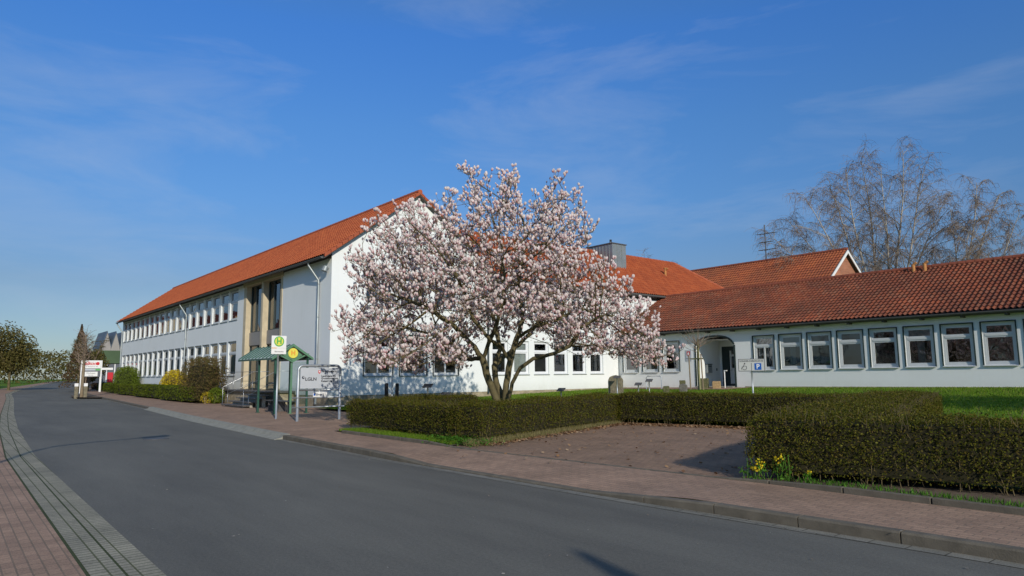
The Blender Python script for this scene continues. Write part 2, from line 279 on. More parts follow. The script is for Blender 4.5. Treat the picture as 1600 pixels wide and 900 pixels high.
# ------------------------------------------------------------------ mesh helpers
class MB:
    def __init__(s): s.v = []; s.f = []; s.m = []
    def poly(s, pts, mi=0):
        n = len(s.v); s.v += [tuple(p) for p in pts]; s.f.append(tuple(range(n, n+len(pts)))); s.m.append(mi)
    def box(s, x0, x1, y0, y1, z0, z1, mi=0):
        n = len(s.v)
        s.v += [(x0, y0, z0), (x1, y0, z0), (x1, y1, z0), (x0, y1, z0), (x0, y0, z1), (x1, y0, z1), (x1, y1, z1), (x0, y1, z1)]
        for q in ((0, 3, 2, 1), (4, 5, 6, 7), (0, 1, 5, 4), (1, 2, 6, 5), (2, 3, 7, 6), (3, 0, 4, 7)):
            s.f.append(tuple(n+i for i in q)); s.m.append(mi)
    def tube(s, pts, rad, k=8, mi=0, cap=True):
        pts = [Vector(p) for p in pts]; m = len(pts)
        if not hasattr(rad, '__len__'): rad = [rad]*m
        n0 = len(s.v); ref = None
        for i, p in enumerate(pts):
            d = (pts[min(i+1, m-1)]-pts[max(i-1, 0)])
            if d.length < 1e-9: d = Vector((0, 0, 1))
            d.normalize()
            if ref is None: ref = Vector((0, 0, 1)) if abs(d.z) < .9 else Vector((1, 0, 0))
            a = d.cross(ref)
            if a.length < 1e-6: a = d.cross(Vector((0, 1, 0)))
            a.normalize(); b = d.cross(a); ref = a.cross(d) if False else ref
            for j in range(k):
                t = 2*math.pi*j/k; s.v.append(tuple(p+(a*math.cos(t)+b*math.sin(t))*rad[i]))
        for i in range(m-1):
            for j in range(k):
                s.f.append((n0+i*k+j, n0+i*k+(j+1) % k, n0+(i+1)*k+(j+1) % k, n0+(i+1)*k+j)); s.m.append(mi)
        if cap:
            s.f.append(tuple(n0+j for j in range(k))); s.m.append(mi)
            s.f.append(tuple(n0+(m-1)*k+j for j in reversed(range(k)))); s.m.append(mi)
    def cyl(s, x, y, z0, z1, r, k=12, mi=0): s.tube([(x, y, z0), (x, y, z1)], r, k, mi)
    def prism(s, prof, ext, mi=0):
        """prof: list of 3D points (planar), ext: vector"""
        n = len(s.v); k = len(prof); e = Vector(ext)
        s.v += [tuple(p) for p in prof] + [tuple(Vector(p)+e) for p in prof]
        s.f.append(tuple(n+i for i in reversed(range(k)))); s.m.append(mi)
        s.f.append(tuple(n+k+i for i in range(k))); s.m.append(mi)
        for i in range(k):
            j = (i+1) % k; s.f.append((n+i, n+j, n+k+j, n+k+i)); s.m.append(mi)
    def mesh(s, name, mats, smooth=False, bevel=0):
        me = bpy.data.meshes.new(name); me.from_pydata(s.v, [], s.f); me.update()
        for q in (mats if isinstance(mats, (list, tuple)) else [mats]): me.materials.append(q)
        me.polygons.foreach_set('material_index', s.m)
        if smooth: me.polygons.foreach_set('use_smooth', [True]*len(s.f))
        return me
    def obj(s, name, mats, parent=None, smooth=False, loc=None, rotz=0, bevel=0):
        o = bpy.data.objects.new(name, s.mesh(name, mats, smooth)); COL.objects.link(o)
        if parent: o.parent = parent
        if loc: o.location = loc
        o.rotation_euler[2] = rotz
        if bevel:
            b = o.modifiers.new('bevel', 'BEVEL'); b.width = bevel; b.segments = 2; b.limit_method = 'ANGLE'
        return o
def npobj(name, verts, faces, material, parent=None, loc=None):
    """verts (N,3), faces (M,k)"""
    me = bpy.data.meshes.new(name); N = len(verts); Mf, k = faces.shape
    me.vertices.add(N); me.vertices.foreach_set('co', np.asarray(verts, np.float32).ravel())
    me.loops.add(Mf*k); me.loops.foreach_set('vertex_index', faces.astype(np.int32).ravel())
    me.polygons.add(Mf); me.polygons.foreach_set('loop_start', np.arange(0, Mf*k, k, dtype=np.int32))
    me.update(calc_edges=True); me.validate(); me.materials.append(material)
    o = bpy.data.objects.new(name, me); COL.objects.link(o)
    if parent: o.parent = parent
    if loc: o.location = loc
    return o
def tag(o, label, cat, group=None):
    o['label'] = label; o['category'] = cat
    if group: o['group'] = group
    return o
def thing(name, label, cat, loc=(0, 0, 0), rotz=0, group=None):
    o = bpy.data.objects.new(name, None); COL.objects.link(o); o.empty_display_size = .2
    o.location = loc; o.rotation_euler[2] = rotz
    return tag(o, label, cat, group)
def struct(o, kind='structure'): o['kind'] = kind; return o
def text(s, size, material, parent, loc, rot=(R(90), 0, R(90)), align='CENTER', name='lettering', bold=0, shear=0, sx=1):
    cu = bpy.data.curves.new('txt', 'FONT'); cu.body = s; cu.size = size; cu.align_x = align; cu.align_y = 'CENTER'; cu.extrude = .002; cu.offset = bold; cu.shear = shear
    to = bpy.data.objects.new('txt', cu); COL.objects.link(to)
    dg = bpy.context.evaluated_depsgraph_get(); me = bpy.data.meshes.new_from_object(to.evaluated_get(dg)); bpy.data.objects.remove(to)
    me.materials.clear(); me.materials.append(material)
    o = bpy.data.objects.new(name, me); COL.objects.link(o); o.parent = parent; o.location = loc; o.rotation_euler = rot; o.scale = (sx, 1, 1)
    return o
def copy_part(src, parent, loc=None, rotz=None):
    o = src.copy(); COL.objects.link(o); o.parent = parent
    if loc is not None: o.location = loc
    if rotz is not None: o.rotation_euler[2] = rotz
    for ch in list(src.children):
        c = ch.copy(); COL.objects.link(c); c.parent = o
    return o
def copy_tree(src, loc, rotz=None, label=None):
    o = src.copy(); COL.objects.link(o); o.location = loc
    if rotz is not None: o.rotation_euler[2] = rotz
    if label: o['label'] = label
    for ch in list(src.children): copy_part(ch, o)
    return o
# ------------------------------------------------------------------ ground levels
KX = [-400, -130, -90, -69, -39, -28, -18, -12, -6, -2.5, 10, 60]
KY = [60, 17.5, 11.9, 10.05, 8.2, 7.42, 6.95, 6.82, 7.0, 7.2, 7.5, 8.6]
NY = [44, 9.5, 5.6, 4.5, 2.6, 2.0, 1.62, 1.58, 1.55, 1.55, 1.55, 1.6]
def yk(x): return float(np.interp(x, KX, KY))
def yn(x): return float(np.interp(x, KX, NY))
def kerb_h(x):
    if x > -5.4: return .112
    if x > -6.6: return .03+.082*(x+6.6)/1.2
    if x > -11.0: return .03
    if x > -12.2: return .03+.082*(-11.0-x)/1.2
    return .112
def zlawn(x, y):
    t = max(0, y-10.6); return .15+.0235*t+.010*(x+30)*t/22 if y < 36 else .15+.0235*25.4+.010*(x+30)*1.15
def grid(name, xs, f0, f1, ny, fz, material, kind='structure'):
    v = []; f = []
    for i, x in enumerate(xs):
        a, b = f0(x), f1(x)
        for j in range(ny+1):
            y = a+(b-a)*j/ny; v.append((x, y, fz(x, y, j/ny)))
    for i in range(len(xs)-1):
        for j in range(ny):
            a = i*(ny+1)+j; f.append((a, a+ny+1, a+ny+2, a+1))
    me = bpy.data.meshes.new(name); me.from_pydata(v, [], f); me.materials.append(material)
    me.polygons.foreach_set('use_smooth', [True]*len(f)); me.update()
    o = bpy.data.objects.new(name, me); COL.objects.link(o); o['kind'] = kind
    return o
XS = sorted(set([-400, -300, -200, -160, -130, -110] + list(np.arange(-100, -20, 2.0)) + list(np.arange(-20, 8, .3)) + list(np.arange(8, 60, 4.0))))
b = MB(); b.poly([(-900, -900, -.06), (900, -900, -.06), (900, 900, -.06), (-900, 900, -.06)]); struct(b.obj('ground', M['grass']))
grid('road', XS, yn, lambda x: yk(x)-.0, 8, lambda x, y, t: .0, M['asphalt'])
# gutter line by the far kerb, near-side brick bands and near pavement
grid('gutter', [x for x in XS if x > -60], lambda x: yk(x)-.17, lambda x: yk(x)-.005, 1, lambda x, y, t: .005, M['gutter_line'])
grid('gutter_strip', XS, lambda x: yn(x)-.24, yn, 1, lambda x, y, t: .006, M['gutter_brick'])
grid('joint_strip', XS, lambda x: yn(x)-.262, lambda x: yn(x)-.24, 1, lambda x, y, t: .003, M['joint'])
grid('gutter_strip', XS, lambda x: yn(x)-.49, lambda x: yn(x)-.262, 1, lambda x, y, t: .008, M['gutter_brick'])
grid('joint_strip', XS, lambda x: yn(x)-.52, lambda x: yn(x)-.49, 1, lambda x, y, t: .003, M['joint'])
grid('pavement', XS, lambda x: yn(x)-3.2, lambda x: yn(x)-.52, 3, lambda x, y, t: .01, M['paving'])
# far kerb as separate stones laid in one setting mesh
def kerb_mesh(x0, x1, name, material, w=.13, length=1.0):
    b = MB(); x = x0
    while x < x1:
        xe = min(x+length, x1); g = .007
        xa, xb = x+g, xe-g; ya, yb = yk(xa), yk(xb); ha, hb = kerb_h(xa)+.004, kerb_h(xb)+.004
        n = len(b.v); ch = .018
        prof = lambda X, Y, h: [(X, Y, -.05), (X, Y, max(h-ch, h*.5)), (X, Y+ch, h), (X, Y+w, h), (X, Y+w, -.05)]
        P = prof(xa, ya, ha)+prof(xb, yb, hb); b.v += P
        for k in range(5):
            k2 = (k+1) % 5; b.f.append((n+k, n+5+k, n+5+k2, n+k2)); b.m.append(0)
        b.f.append((n, n+1, n+2, n+3, n+4)); b.m.append(0); b.f.append((n+9, n+8, n+7, n+6, n+5)); b.m.append(0)
        x = xe
    return struct(b.obj(name, material))
kerb_mesh(-17.9, 50, 'kerb', M['kerb'])
kerb_mesh(-100, -39.5, 'kerb', M['kerb'])
# pale bus kerb: wide sloped concrete unit
b = MB(); x = -39.5
while x < -17.95:
    xa, xb = x+.006, x+.994 if x+1 < -17.9 else -17.92
    n = len(b.v)
    P = []
    for X in (xa, xb):
        y = yk(X); P += [(X, y-.22, -.02), (X, y-.22, .012), (X, y-.02, .05), (X, y+.03, .122), (X, y+.2, .13), (X, y+.2, -.02)]
    b.v += P
    for k in range(6):
        k2 = (k+1) % 6; b.f.append((n+k, n+6+k, n+6+k2, n+k2)); b.m.append(0)
    b.f.append(tuple(n+i for i in range(6))); b.m.append(0); b.f.append(tuple(n+11-i for i in range(6))); b.m.append(0)
    x += 1
struct(b.obj('bus_kerb', M['kerb_light']))
def ypav(x): return float(np.interp(x, [-400, -130, -95, -70, -42, -40, -36, -30.2, -30, -18.4, -17.0, -11.4, -5.2, -3, 10, 60], [64, 21.5, 15.2, 12.3, 11.2, 14.4, 14.4, 14.4, 14.4, 13.0, 8.27, 8.35, 8.79, 8.83, 9.1, 9.8]))
def zpav(x, y, t):
    h = kerb_h(x); d = y-yk(x)
    return h+.001+(.125-h)*min(1, max(0, (d-.13)/1.2))
grid('pavement', XS, lambda x: yk(x)+.128, ypav, 8, zpav, M['paving'])
# parking bay, turned 15.6 degrees against the street
TH = R(15.6); BO = (-5.4, 8.95); CT, STh = math.cos(TH), math.sin(TH)
def inbay(x, y): dx, dy = x-BO[0], y-BO[1]; return dx*CT+dy*STh, -dx*STh+dy*CT
def yedge(x): return float(np.interp(x, [-17.2, -11.4, -5.2, -3, 10], [8.26, 8.35, 8.79, 8.82, 9.1]))
vv = []; ff = []; SN, TN = 24, 12
for i in range(SN+1):
    ss = -7.3+8.2*i/SN; t0 = -1.2
    for _ in range(30):
        x = BO[0]+ss*CT-t0*STh; y = BO[1]+ss*STh+t0*CT
        t0 += (yedge(x)+.075-y)/CT
    for j in range(TN+1):
        tt = t0+(9.3-t0)*j/TN; x = BO[0]+ss*CT-tt*STh; y = BO[1]+ss*STh+tt*CT; vv.append((x, y, .128+.006*max(0, y-9)))
for i in range(SN):
    for j in range(TN): k = i*(TN+1)+j; ff.append((k, k+TN+1, k+TN+2, k+1))
me = bpy.data.meshes.new('parking_bay'); me.from_pydata(vv, [], ff); me.materials.append(M['paving_bay']); me.update()
o = bpy.data.objects.new('parking_bay', me); COL.objects.link(o); o['kind'] = 'structure'
# lawn and beds
def zl2(x, y, t):
    a_, b_ = inbay(x, y); return .03 if (-7.2 < a_ < .6 and b_ < 9.2) else zlawn(x, y)
grid('lawn', list(np.linspace(-30.05, -17.76, 30)), lambda x: 13.06, lambda x: 33.9, 50, zl2, M['grass'])
grid('lawn', list(np.linspace(-17.76, 6, 90)), lambda x: 9.2 if x < -7 else 9.6, lambda x: 33.9, 80, zl2, M['grass'])
grid('planting_bed', list(np.linspace(-17.9, -12.3, 12)), lambda x: 8.36, lambda x: 9.5, 3, lambda x, y, t: .15+.03*t, M['earth'])
grid('planting_bed', list(np.linspace(-5.25, 8, 16)), lambda x: float(np.interp(x, [-5.2, 8], [8.9, 9.14])), lambda x: 10.2, 3, lambda x, y, t: .15+.03*t, M['earth'])
grid('planting_bed', list(np.linspace(-95, -41, 30)), lambda x: float(ypav(x)) - .02, lambda x: 13.8 if x > -79.4 else 19, 3, lambda x, y, t: .12, M['earth'])
grid('entrance_path', list(np.linspace(-30.0, -20.6, 12)), lambda x: 32.0 if x < -25 else 31.4, lambda x: 33.75, 3, lambda x, y, t: zlawn(x, y)+.02, M['paving'])
# bed edging stones
b = MB(); x = -17.2
while x < 8:
    xa, xb = x+.005, x+.99; y0, y1 = yedge(xa), yedge(xb)
    def hh(X): return .20 if (X < -12.9 or X > -4.9) else (.135 if -12.0 < X < -5.6 else (.20-.065*(X+12.9)/.9 if X < -12 else .135+.065*(X+5.6)/.7))
    n = len(b.v); w = .08
    b.v += [(xa, y0, .05), (xb, y1, .05), (xb, y1+w, .05), (xa, y0+w, .05), (xa, y0, hh(xa)), (xb, y1, hh(xb)), (xb, y1+w, hh(xb)), (xa, y0+w, hh(xa))]
    for q in ((0, 3, 2, 1), (4, 5, 6, 7), (0, 1, 5, 4), (1, 2, 6, 5), (2, 3, 7, 6), (3, 0, 4, 7)): b.f.append(tuple(n+i for i in q)); b.m.append(0)
    x += 1
struct(b.obj('bed_edging', M['kerb'], bevel=.008))
# manhole cover
b = MB(); b.cyl(-20.5, 4.5, -.02, .012, .31, 24); b.cyl(-20.5, 4.5, .0121, .016, .25, 24, 0)
tag(b.obj('manhole_cover', [M['iron'], M['concrete']]), 'round iron manhole cover set in the grey road', 'manhole')
# ------------------------------------------------------------------ roof tiles
def tiles(b, O, a, s, Lx, Ls, tw=.21, tl=.34, seg=5, keep=None, amp=.065, uvs=None, lift_=.045):
    """relief tile sheet: O eave corner, a unit along eave, s unit up slope"""
    O, a, s = Vector(O), Vector(a), Vector(s); n = a.cross(s).normalized()
    if n.z < 0: n = -n
    nu = max(2, int(round(Lx/tw))); nv = max(1, int(round(Ls/tl))); tw = Lx/nu; tl = Ls/nv
    base = len(b.v); prof = []
    for i in range(nu*seg+1):
        ph = (i % seg)/seg; prof.append(amp*math.sin(math.pi*min(1, ph/.55))**.8 if ph < .55 else 0.0)
    rows = []
    for j in range(nv): rows += [(j*tl, lift_), ((j+1)*tl+.0, .0)]
    uvc = []
    for r, (v, lift) in enumerate(rows):
        for i in range(nu*seg+1):
            p = O+a*(i*tw/seg)+s*v+n*(prof[i]+lift+.012); b.v.append(tuple(p)); uvc.append((i/seg, (r//2)))
    w = nu*seg+1
    for r in range(len(rows)-1):
        for i in range(nu*seg):
            if keep:
                um, vm = (i+.5)*tw/seg, (rows[r][0]+rows[r+1][0])/2
                if not keep(um, vm): continue
            k = base+r*w+i; b.f.append((k, k+1, k+w+1, k+w)); b.m.append(0)
            u0 = i//seg+.5; v0 = r//2+.5
            if uvs is not None: uvs.append((len(b.f)-1, u0, v0))
def setuv(o, uvs):
    me = o.data; uv = me.uv_layers.new(name='UVMap'); arr = np.zeros(len(me.loops)*2, np.float32)
    st = np.zeros(len(me.polygons), np.int32); to = np.zeros(len(me.polygons), np.int32); me.polygons.foreach_get('loop_start', st); me.polygons.foreach_get('loop_total', to)
    for fi, u, v in uvs:
        for k in range(st[fi], st[fi]+to[fi]): arr[2*k] = u; arr[2*k+1] = v
    uv.data.foreach_set('uv', arr)
def slab(b, pts, th=.10, mi=1):
    """roof deck: polygon pts, thickened straight down"""
    P = [Vector(p) for p in pts]; b.prism([p-Vector((0, 0, th)) for p in P], (0, 0, th-.004), mi)
def ridge(b, p, q, r=.13, mi=2):
    p, q = Vector(p), Vector(q); L_ = (q-p).length; n = int(L_/.38); d = (q-p)/n
    for i in range(n):
        A = p+d*i; B = A+d*1.04
        b.tube([A, B], [r*1.06, r*.94], 8, mi)
# ------------------------------------------------------------------ walls with openings
def wall(b, u0, u1, z0, z1, holes, place, depth=.2, mi=0, rmi=None):
    """place(u, d, z) -> xyz; holes (u0,u1,z0,z1). cells between breakpoints; reveals round each hole"""
    if rmi is None: rmi = mi
    us = sorted(set([u0, u1]+[h[0] for h in holes]+[h[1] for h in holes])); zs = sorted(set([z0, z1]+[h[2] for h in holes]+[h[3] for h in holes]))
    for j in range(len(zs)-1):
        za, zb = zs[j], zs[j+1]; zc = (za+zb)/2; i = 0
        while i < len(us)-1:
            def inh(k):
                uc = (us[k]+us[k+1])/2; return any(h[0] < uc < h[1] and h[2] < zc < h[3] for h in holes)
            if inh(i): i += 1; continue
            k = i
            while k+1 < len(us)-1 and not inh(k+1): k += 1
            b.poly([place(us[i], 0, za), place(us[k+1], 0, za), place(us[k+1], 0, zb), place(us[i], 0, zb)], mi); i = k+1
    for h in holes:
        a, c, e, g = h[:4]; d = h[4] if len(h) > 4 else depth
        for (p, q) in (((a, e), (c, e)), ((c, e), (c, g)), ((c, g), (a, g)), ((a, g), (a, e))):
            b.poly([place(p[0], 0, p[1]), place(q[0], 0, q[1]), place(q[0], d, q[1]), place(p[0], d, p[1])], rmi)
def window_part(w, h, parent, loc, rotz, fm, depth=.14, trans=.62, mull=0, fr=.075, sash=.05, sillm=None, sill_out=.05, trim=None, blind=None, upper=True, curtain=None, head=False):
    """window frame mesh with children pane, sill, ...; origin bottom left of opening on the outer face; local y goes inward"""
    b = MB(); y0, y1 = depth, depth+.07
    b.box(0, w, y0, y1, 0, fr); b.box(0, w, y0, y1, h-fr, h); b.box(0, fr, y0, y1, fr, h-fr); b.box(w-fr, w, y0, y1, fr, h-fr)
    zt = h*trans
    if upper: b.box(fr, w-fr, y0-.01, y1, zt-.045, zt+.045)
    for k in range(mull):
        x = fr+(w-2*fr)*(k+1)/(mull+1); b.box(x-.035, x+.035, y0-.005, y1-.005, fr, (zt-.045) if upper else h-fr)
    # sash rims
    s = sash; zs = [(fr, zt-.045), (zt+.045, h-fr)] if upper else [(fr, h-fr)]
    for (a, c) in zs:
        b.box(fr, fr+s, y0+.012, y1-.01, a, c); b.box(w-fr-s, w-fr, y0+.012, y1-.01, a, c)
        b.box(fr+s, w-fr-s, y0+.012, y1-.01, a, a+s); b.box(fr+s, w-fr-s, y0+.012, y1-.01, c-s, c)
    o = b.obj('window', fm, parent, loc=loc, rotz=rotz)
    g = MB(); g.poly([(fr, y0+.045, fr), (w-fr, y0+.045, fr), (w-fr, y0+.045, h-fr), (fr, y0+.045, h-fr)]); g.obj('pane', M['glass'], o)
    if sillm:
        q = MB(); q.prism([(-.03, y0-.002, .012), (-.03, -sill_out, -.03), (-.03, -sill_out, -.055), (-.03, y0-.002, -.02)], (w+.06, 0, 0)); q.obj('sill', sillm, o)
    if head:
        q = MB(); q.box(-.03, w+.03, -.035, .05, h, h+.045); q.obj('head', M['zinc'], o)
    if trim:
        q = MB(); t = .045; p = -.04
        q.box(-t, 0, p, .03, -.03, h+t); q.box(w, w+t, p, .03, -.03, h+t); q.box(-t, w+t, p-.004, .028, h+.0, h+t); q.obj('trim', trim, o)
    if blind:
        q = MB(); q.box(fr, w-fr, y1+.03, y1+.04, h-fr-blind*(h-2*fr), h-fr); q.obj('blind', M['curtain'], o)
    if curtain:
        q = MB(); v = []
        for (ca, cb) in curtain:
            n = 14; pts = [(ca*w+(cb-ca)*w*i/n, y1+.10+.03*math.sin(i*2.2), 0) for i in range(n+1)]
            for i in range(n): q.poly([(pts[i][0], pts[i][1], fr), (pts[i+1][0], pts[i+1][1], fr), (pts[i+1][0], pts[i+1][1], h-fr), (pts[i][0], pts[i][1], h-fr)])
        q.obj('curtain', M['curtain'], o)
    return o
# ================================================================== OFFICE BLOCK (two storeys, street side)
FX0, FX1, FY0, FY1 = -79.3, -30.08, 13.77, 23.05
blk = thing('office_block', 'white two-storey office block with orange tiled gable roof along the street', 'building', (0, 0, 0))
EZ = 7.12
b = MB()
pF = lambda u, d, z: (u, FY0+d, z)
wins_u = [-43.49-1.87*i for i in range(19)]
WW = 1.50
holes = []
for e in wins_u: holes += [(e-WW, e, 1.70, 3.78), (e-WW, e, 5.16, 6.98)]
ST0, ST1 = -42.30, -36.15
holes.append((ST0, ST1, .86, 7.02, .5))
wall(b, FX0, FX1, .70, EZ+.35, holes, pF, .24)
pG = lambda u, d, z: (FX1-d, u, z)
gw = [(15.52, 17.08), (17.50, 19.06), (19.48, 21.06)]
gh = []
for a, c in gw: gh += [(a, c, 1.62, 3.62), (a, c, 5.05, 6.92)]
wall(b, FY0, FY1, .70, EZ+.35, gh, pG, .2)
RZ = 11.02; RY = 18.42
b.poly([(FX1, FY0, EZ+.35), (FX1, FY1, EZ+.35), (FX1, RY, RZ-.12)])
b.poly([(FX0, FY1, .7), (FX0, FY0, .7), (FX0, FY0, EZ+.35), (FX0, RY, RZ-.12), (FX0, FY1, EZ+.35)])
b.poly([(FX1, FY1, .7), (FX0, FY1, .7), (FX0, FY1, EZ+.35), (FX1, FY1, EZ+.35)])
b.obj('wall', M['plaster'], blk)
b = MB(); pr_ = .03
b.box(FX0+.02, -42.36, FY0+.02, FY0+.3, -.1, .698); b.box(-36.1, FX1-.02, FY0+.02, FY0+.3, -.1, .698); b.box(FX1-.3, FX1-.021, FY0+.3, FY1-.02, -.1, .698)
b.obj('plinth', M['plinth'], blk)
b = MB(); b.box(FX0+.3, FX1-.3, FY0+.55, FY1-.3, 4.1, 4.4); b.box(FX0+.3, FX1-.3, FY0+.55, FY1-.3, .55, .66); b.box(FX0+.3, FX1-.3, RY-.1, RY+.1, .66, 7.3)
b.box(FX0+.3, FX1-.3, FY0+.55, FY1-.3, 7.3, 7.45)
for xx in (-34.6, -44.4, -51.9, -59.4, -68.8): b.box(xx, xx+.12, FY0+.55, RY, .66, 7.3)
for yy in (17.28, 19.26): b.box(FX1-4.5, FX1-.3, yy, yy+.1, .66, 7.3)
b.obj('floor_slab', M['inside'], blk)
# street-side windows
w1 = window_part(WW, 2.08, blk, (wins_u[0]-WW, FY0, 1.70), 0, M['win_grey'], .05, .66, 0, .05, .05, M['zinc'], .05, head=True)
w1b = window_part(WW, 2.08, blk, (wins_u[1]-WW, FY0, 1.70), 0, M['win_grey'], .05, .66, 0, .05, .05, M['zinc'], .05, curtain=[(.05, .95)], head=True)
w2 = window_part(WW, 1.82, blk, (wins_u[0]-WW, FY0, 5.16), 0, M['win_grey'], .05, .62, 0, .05, .05, M['zinc'], .05, head=True)
w2b = window_part(WW, 1.82, blk, (wins_u[1]-WW, FY0, 5.16), 0, M['win_grey'], .05, .62, 0, .05, .05, M['zinc'], .05, blind=.6, head=True)
for i, e in enumerate(wins_u):
    if i > 1:
        copy_part(w1b if i in (4, 7, 8, 12, 15) else w1, blk, (e-WW, FY0, 1.70)); copy_part(w2b if i in (3, 4, 5, 9, 13) else w2, blk, (e-WW, FY0, 5.16))
# gable-side windows
g1 = window_part(1.56, 2.0, blk, (FX1, 15.52, 1.62), R(90), M['win_grey'], .07, .66, 1, .07, .05, M['zinc'], .05, trim=M['dark_trim'])
g2 = window_part(1.56, 1.87, blk, (FX1, 15.52, 5.05), R(90), M['win_white'], .07, .66, 1, .07, .05, M['zinc'], .05)
for a, c in gw[1:]:
    copy_part(g1, blk, (FX1, a, 1.62)); copy_part(g2, blk, (FX1, a, 5.05))
# stairwell bay: beige stone piers, tall dark glazing, grey panels, doors
b = MB(); YR = FY0+.45
b.box(ST0, -41.85, FY0-.03, FY0+.5, .90, 7.0, 0); b.box(-39.25, -38.95, FY0-.05, FY0+.5, .90, 7.0, 0); b.box(-36.38, ST1+.02, FY0-.03, FY0+.5, .90, 7.0, 0)
b.box(ST0-.1, ST1+.12, FY0-.06, FY0+.5, 7.0, 7.3, 0)
b.obj('pier', M['stone_beige'], blk, bevel=.01)
b = MB()
for (xa, xb) in ((-41.85, -39.25), (-38.95, -36.38)):
    b.box(xa+.002, xb-.002, FY0+.22, FY0+.34, 3.45, 4.22, 0)
b.obj('spandrel_panel', M['panel_grey'], blk)
for (xa, xb) in ((-41.85, -39.25), (-38.95, -36.38)):
    for (za, zb, nm) in ((4.22, 7.0, 3), (.90, 3.45, 2)):
        o = MB(); f = .06; y0, y1 = FY0+.28, FY0+.36
        o.box(xa, xb, y0, y1, za, za+f); o.box(xa, xb, y0, y1, zb-f, zb)
        for k in range(nm+1):
            x = xa+(xb-xa-f)*k/nm; o.box(x, x+f, y0-.01, y1, za+f, zb-f)
        if nm == 2: o.box(xa+f, xb-f, y0+.002, y1-.002, 3.0, 3.08); o.box(xa+f, xb-f, y0+.002, y1-.002, 1.2, 1.3)
        o = o.obj('entrance_door' if nm == 2 else 'stair_window', M['dark_trim'], blk)
        g = MB(); g.poly([(xa+.03, FY0+.33, za+.03), (xb-.03, FY0+.33, za+.03), (xb-.03, FY0+.33, zb-.03), (xa+.03, FY0+.33, zb-.03)]); g.obj('pane', M['glass'], o)
# roof
slope = (RZ-EZ-.13)/(RY-(FY0-.45)); ang = math.atan(slope); b = MB(); uvs = []
ex0, ex1, ey0, ey1 = FX0-.35, FX1+.28, FY0-.5, FY1+.45
ez = RZ-slope*(RY-ey0); sl = math.hypot(RY-ey0, RZ-ez); sl2 = math.hypot(ey1-RY, slope*(ey1-RY))
tiles(b, (ex0, ey0, ez), (1, 0, 0), (0, math.cos(ang), math.sin(ang)), ex1-ex0, sl, tw=.225, tl=.35, seg=4, uvs=uvs)
tiles(b, (ex0, RY+(ey1-RY), RZ-slope*(ey1-RY)), (1, 0, 0), (0, -math.cos(ang), math.sin(ang)), ex1-ex0, sl2, tw=.225, tl=.35, seg=3, uvs=uvs)
slab(b, [(ex0, ey0, ez), (ex1, ey0, ez), (ex1, RY, RZ), (ex0, RY, RZ)], .14)
slab(b, [(ex0, RY, RZ), (ex1, RY, RZ), (ex1, ey1, RZ-slope*(ey1-RY)), (ex0, ey1, RZ-slope*(ey1-RY))], .14)
ridge(b, (ex0, RY, RZ+.05), (ex1+.03, RY, RZ+.05), .14)
# verge tiles stepping down the gable edge
nvt = int(sl/.35)
for sgn, yy0, ss in ((1, ey0, sl), (-1, ey1, sl2)):
    n = int(ss/.35)
    for k in range(n):
        t0, t1 = k*ss/n, (k+1)*ss/n+.03
        ya, yb = yy0+sgn*t0*math.cos(ang), yy0+sgn*t1*math.cos(ang)
        za, zb = (ez if sgn > 0 else RZ-slope*(ey1-RY))+t0*math.sin(ang), (ez if sgn > 0 else RZ-slope*(ey1-RY))+t1*math.sin(ang)
        b.prism([(ex1-.10, ya, za+.09), (ex1-.10, yb, zb+.06), (ex1-.10, yb, zb-.10), (ex1-.10, ya, za-.08)], (.14, 0, 0), 2)
ro = b.obj('roof', [M['tile_new'], M['soffit'], M['ridge_tile']], blk); setuv(ro, uvs)
b = MB(); gz = ez-.05
def gutter(b, p, q, r=.07):
    p, q = Vector(p), Vector(q); d = (q-p).normalized(); n = d.cross(Vector((0, 0, 1)))
    k = 7; prof = [(math.cos(math.pi+math.pi*i/k), math.sin(math.pi+math.pi*i/k)) for i in range(k+1)]
    for i in range(k):
        a0 = n*prof[i][0]*r+Vector((0, 0, prof[i][1]*r)); a1 = n*prof[i+1][0]*r+Vector((0, 0, prof[i+1][1]*r))
        b.poly([p+a0, p+a1, q+a1, q+a0])
    b.poly([p+n*prof[j][0]*r+Vector((0, 0, prof[j][1]*r)) for j in range(k+1)]); b.poly([q+n*prof[j][0]*r+Vector((0, 0, prof[j][1]*r)) for j in range(k+1)])
gutter(b, (ex0, ey0-.05, gz), (ex1-.15, ey0-.05, gz), .085); b.obj('gutter', M['gutter'], blk)
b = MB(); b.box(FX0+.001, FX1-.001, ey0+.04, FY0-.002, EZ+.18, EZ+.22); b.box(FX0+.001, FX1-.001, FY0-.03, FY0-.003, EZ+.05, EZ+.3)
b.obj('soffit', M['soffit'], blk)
for (px, z1) in ((-31.3, .3), (-54.9, .3), (-79.0, .3)):
    b = MB(); b.tube([(px-.3, ey0-.03, gz-.05), (px-.3, ey0, gz-.22), (px, FY0-.10, gz-.95), (px, FY0-.10, gz-1.3), (px, FY0-.10, z1)], .055, 10)
    for z in (2.4, 4.4, 6.0): b.tube([(px, FY0-.10, z), (px, FY0-.10, z+.05)], .07, 10)
    b.obj('downpipe', M['zinc'], blk, smooth=True)
b = MB(); b.tube([(-30.4, FY0-.02, 6.72), (-30.4, FY0-.2, 6.70)], .05, 8); b.tube([(-30.4, FY0-.16, 6.78), (-30.4, FY0-.24, 6.55)], [.12, .15], 12); b.obj('wall_lamp', M['zinc'], blk)
b = MB(); b.tube([(FX1+.08, FY1-.05, 7.0), (FX1+.08, FY1-.05, .6)], .05, 10); b.obj('downpipe', M['dark_trim'], blk, smooth=True)

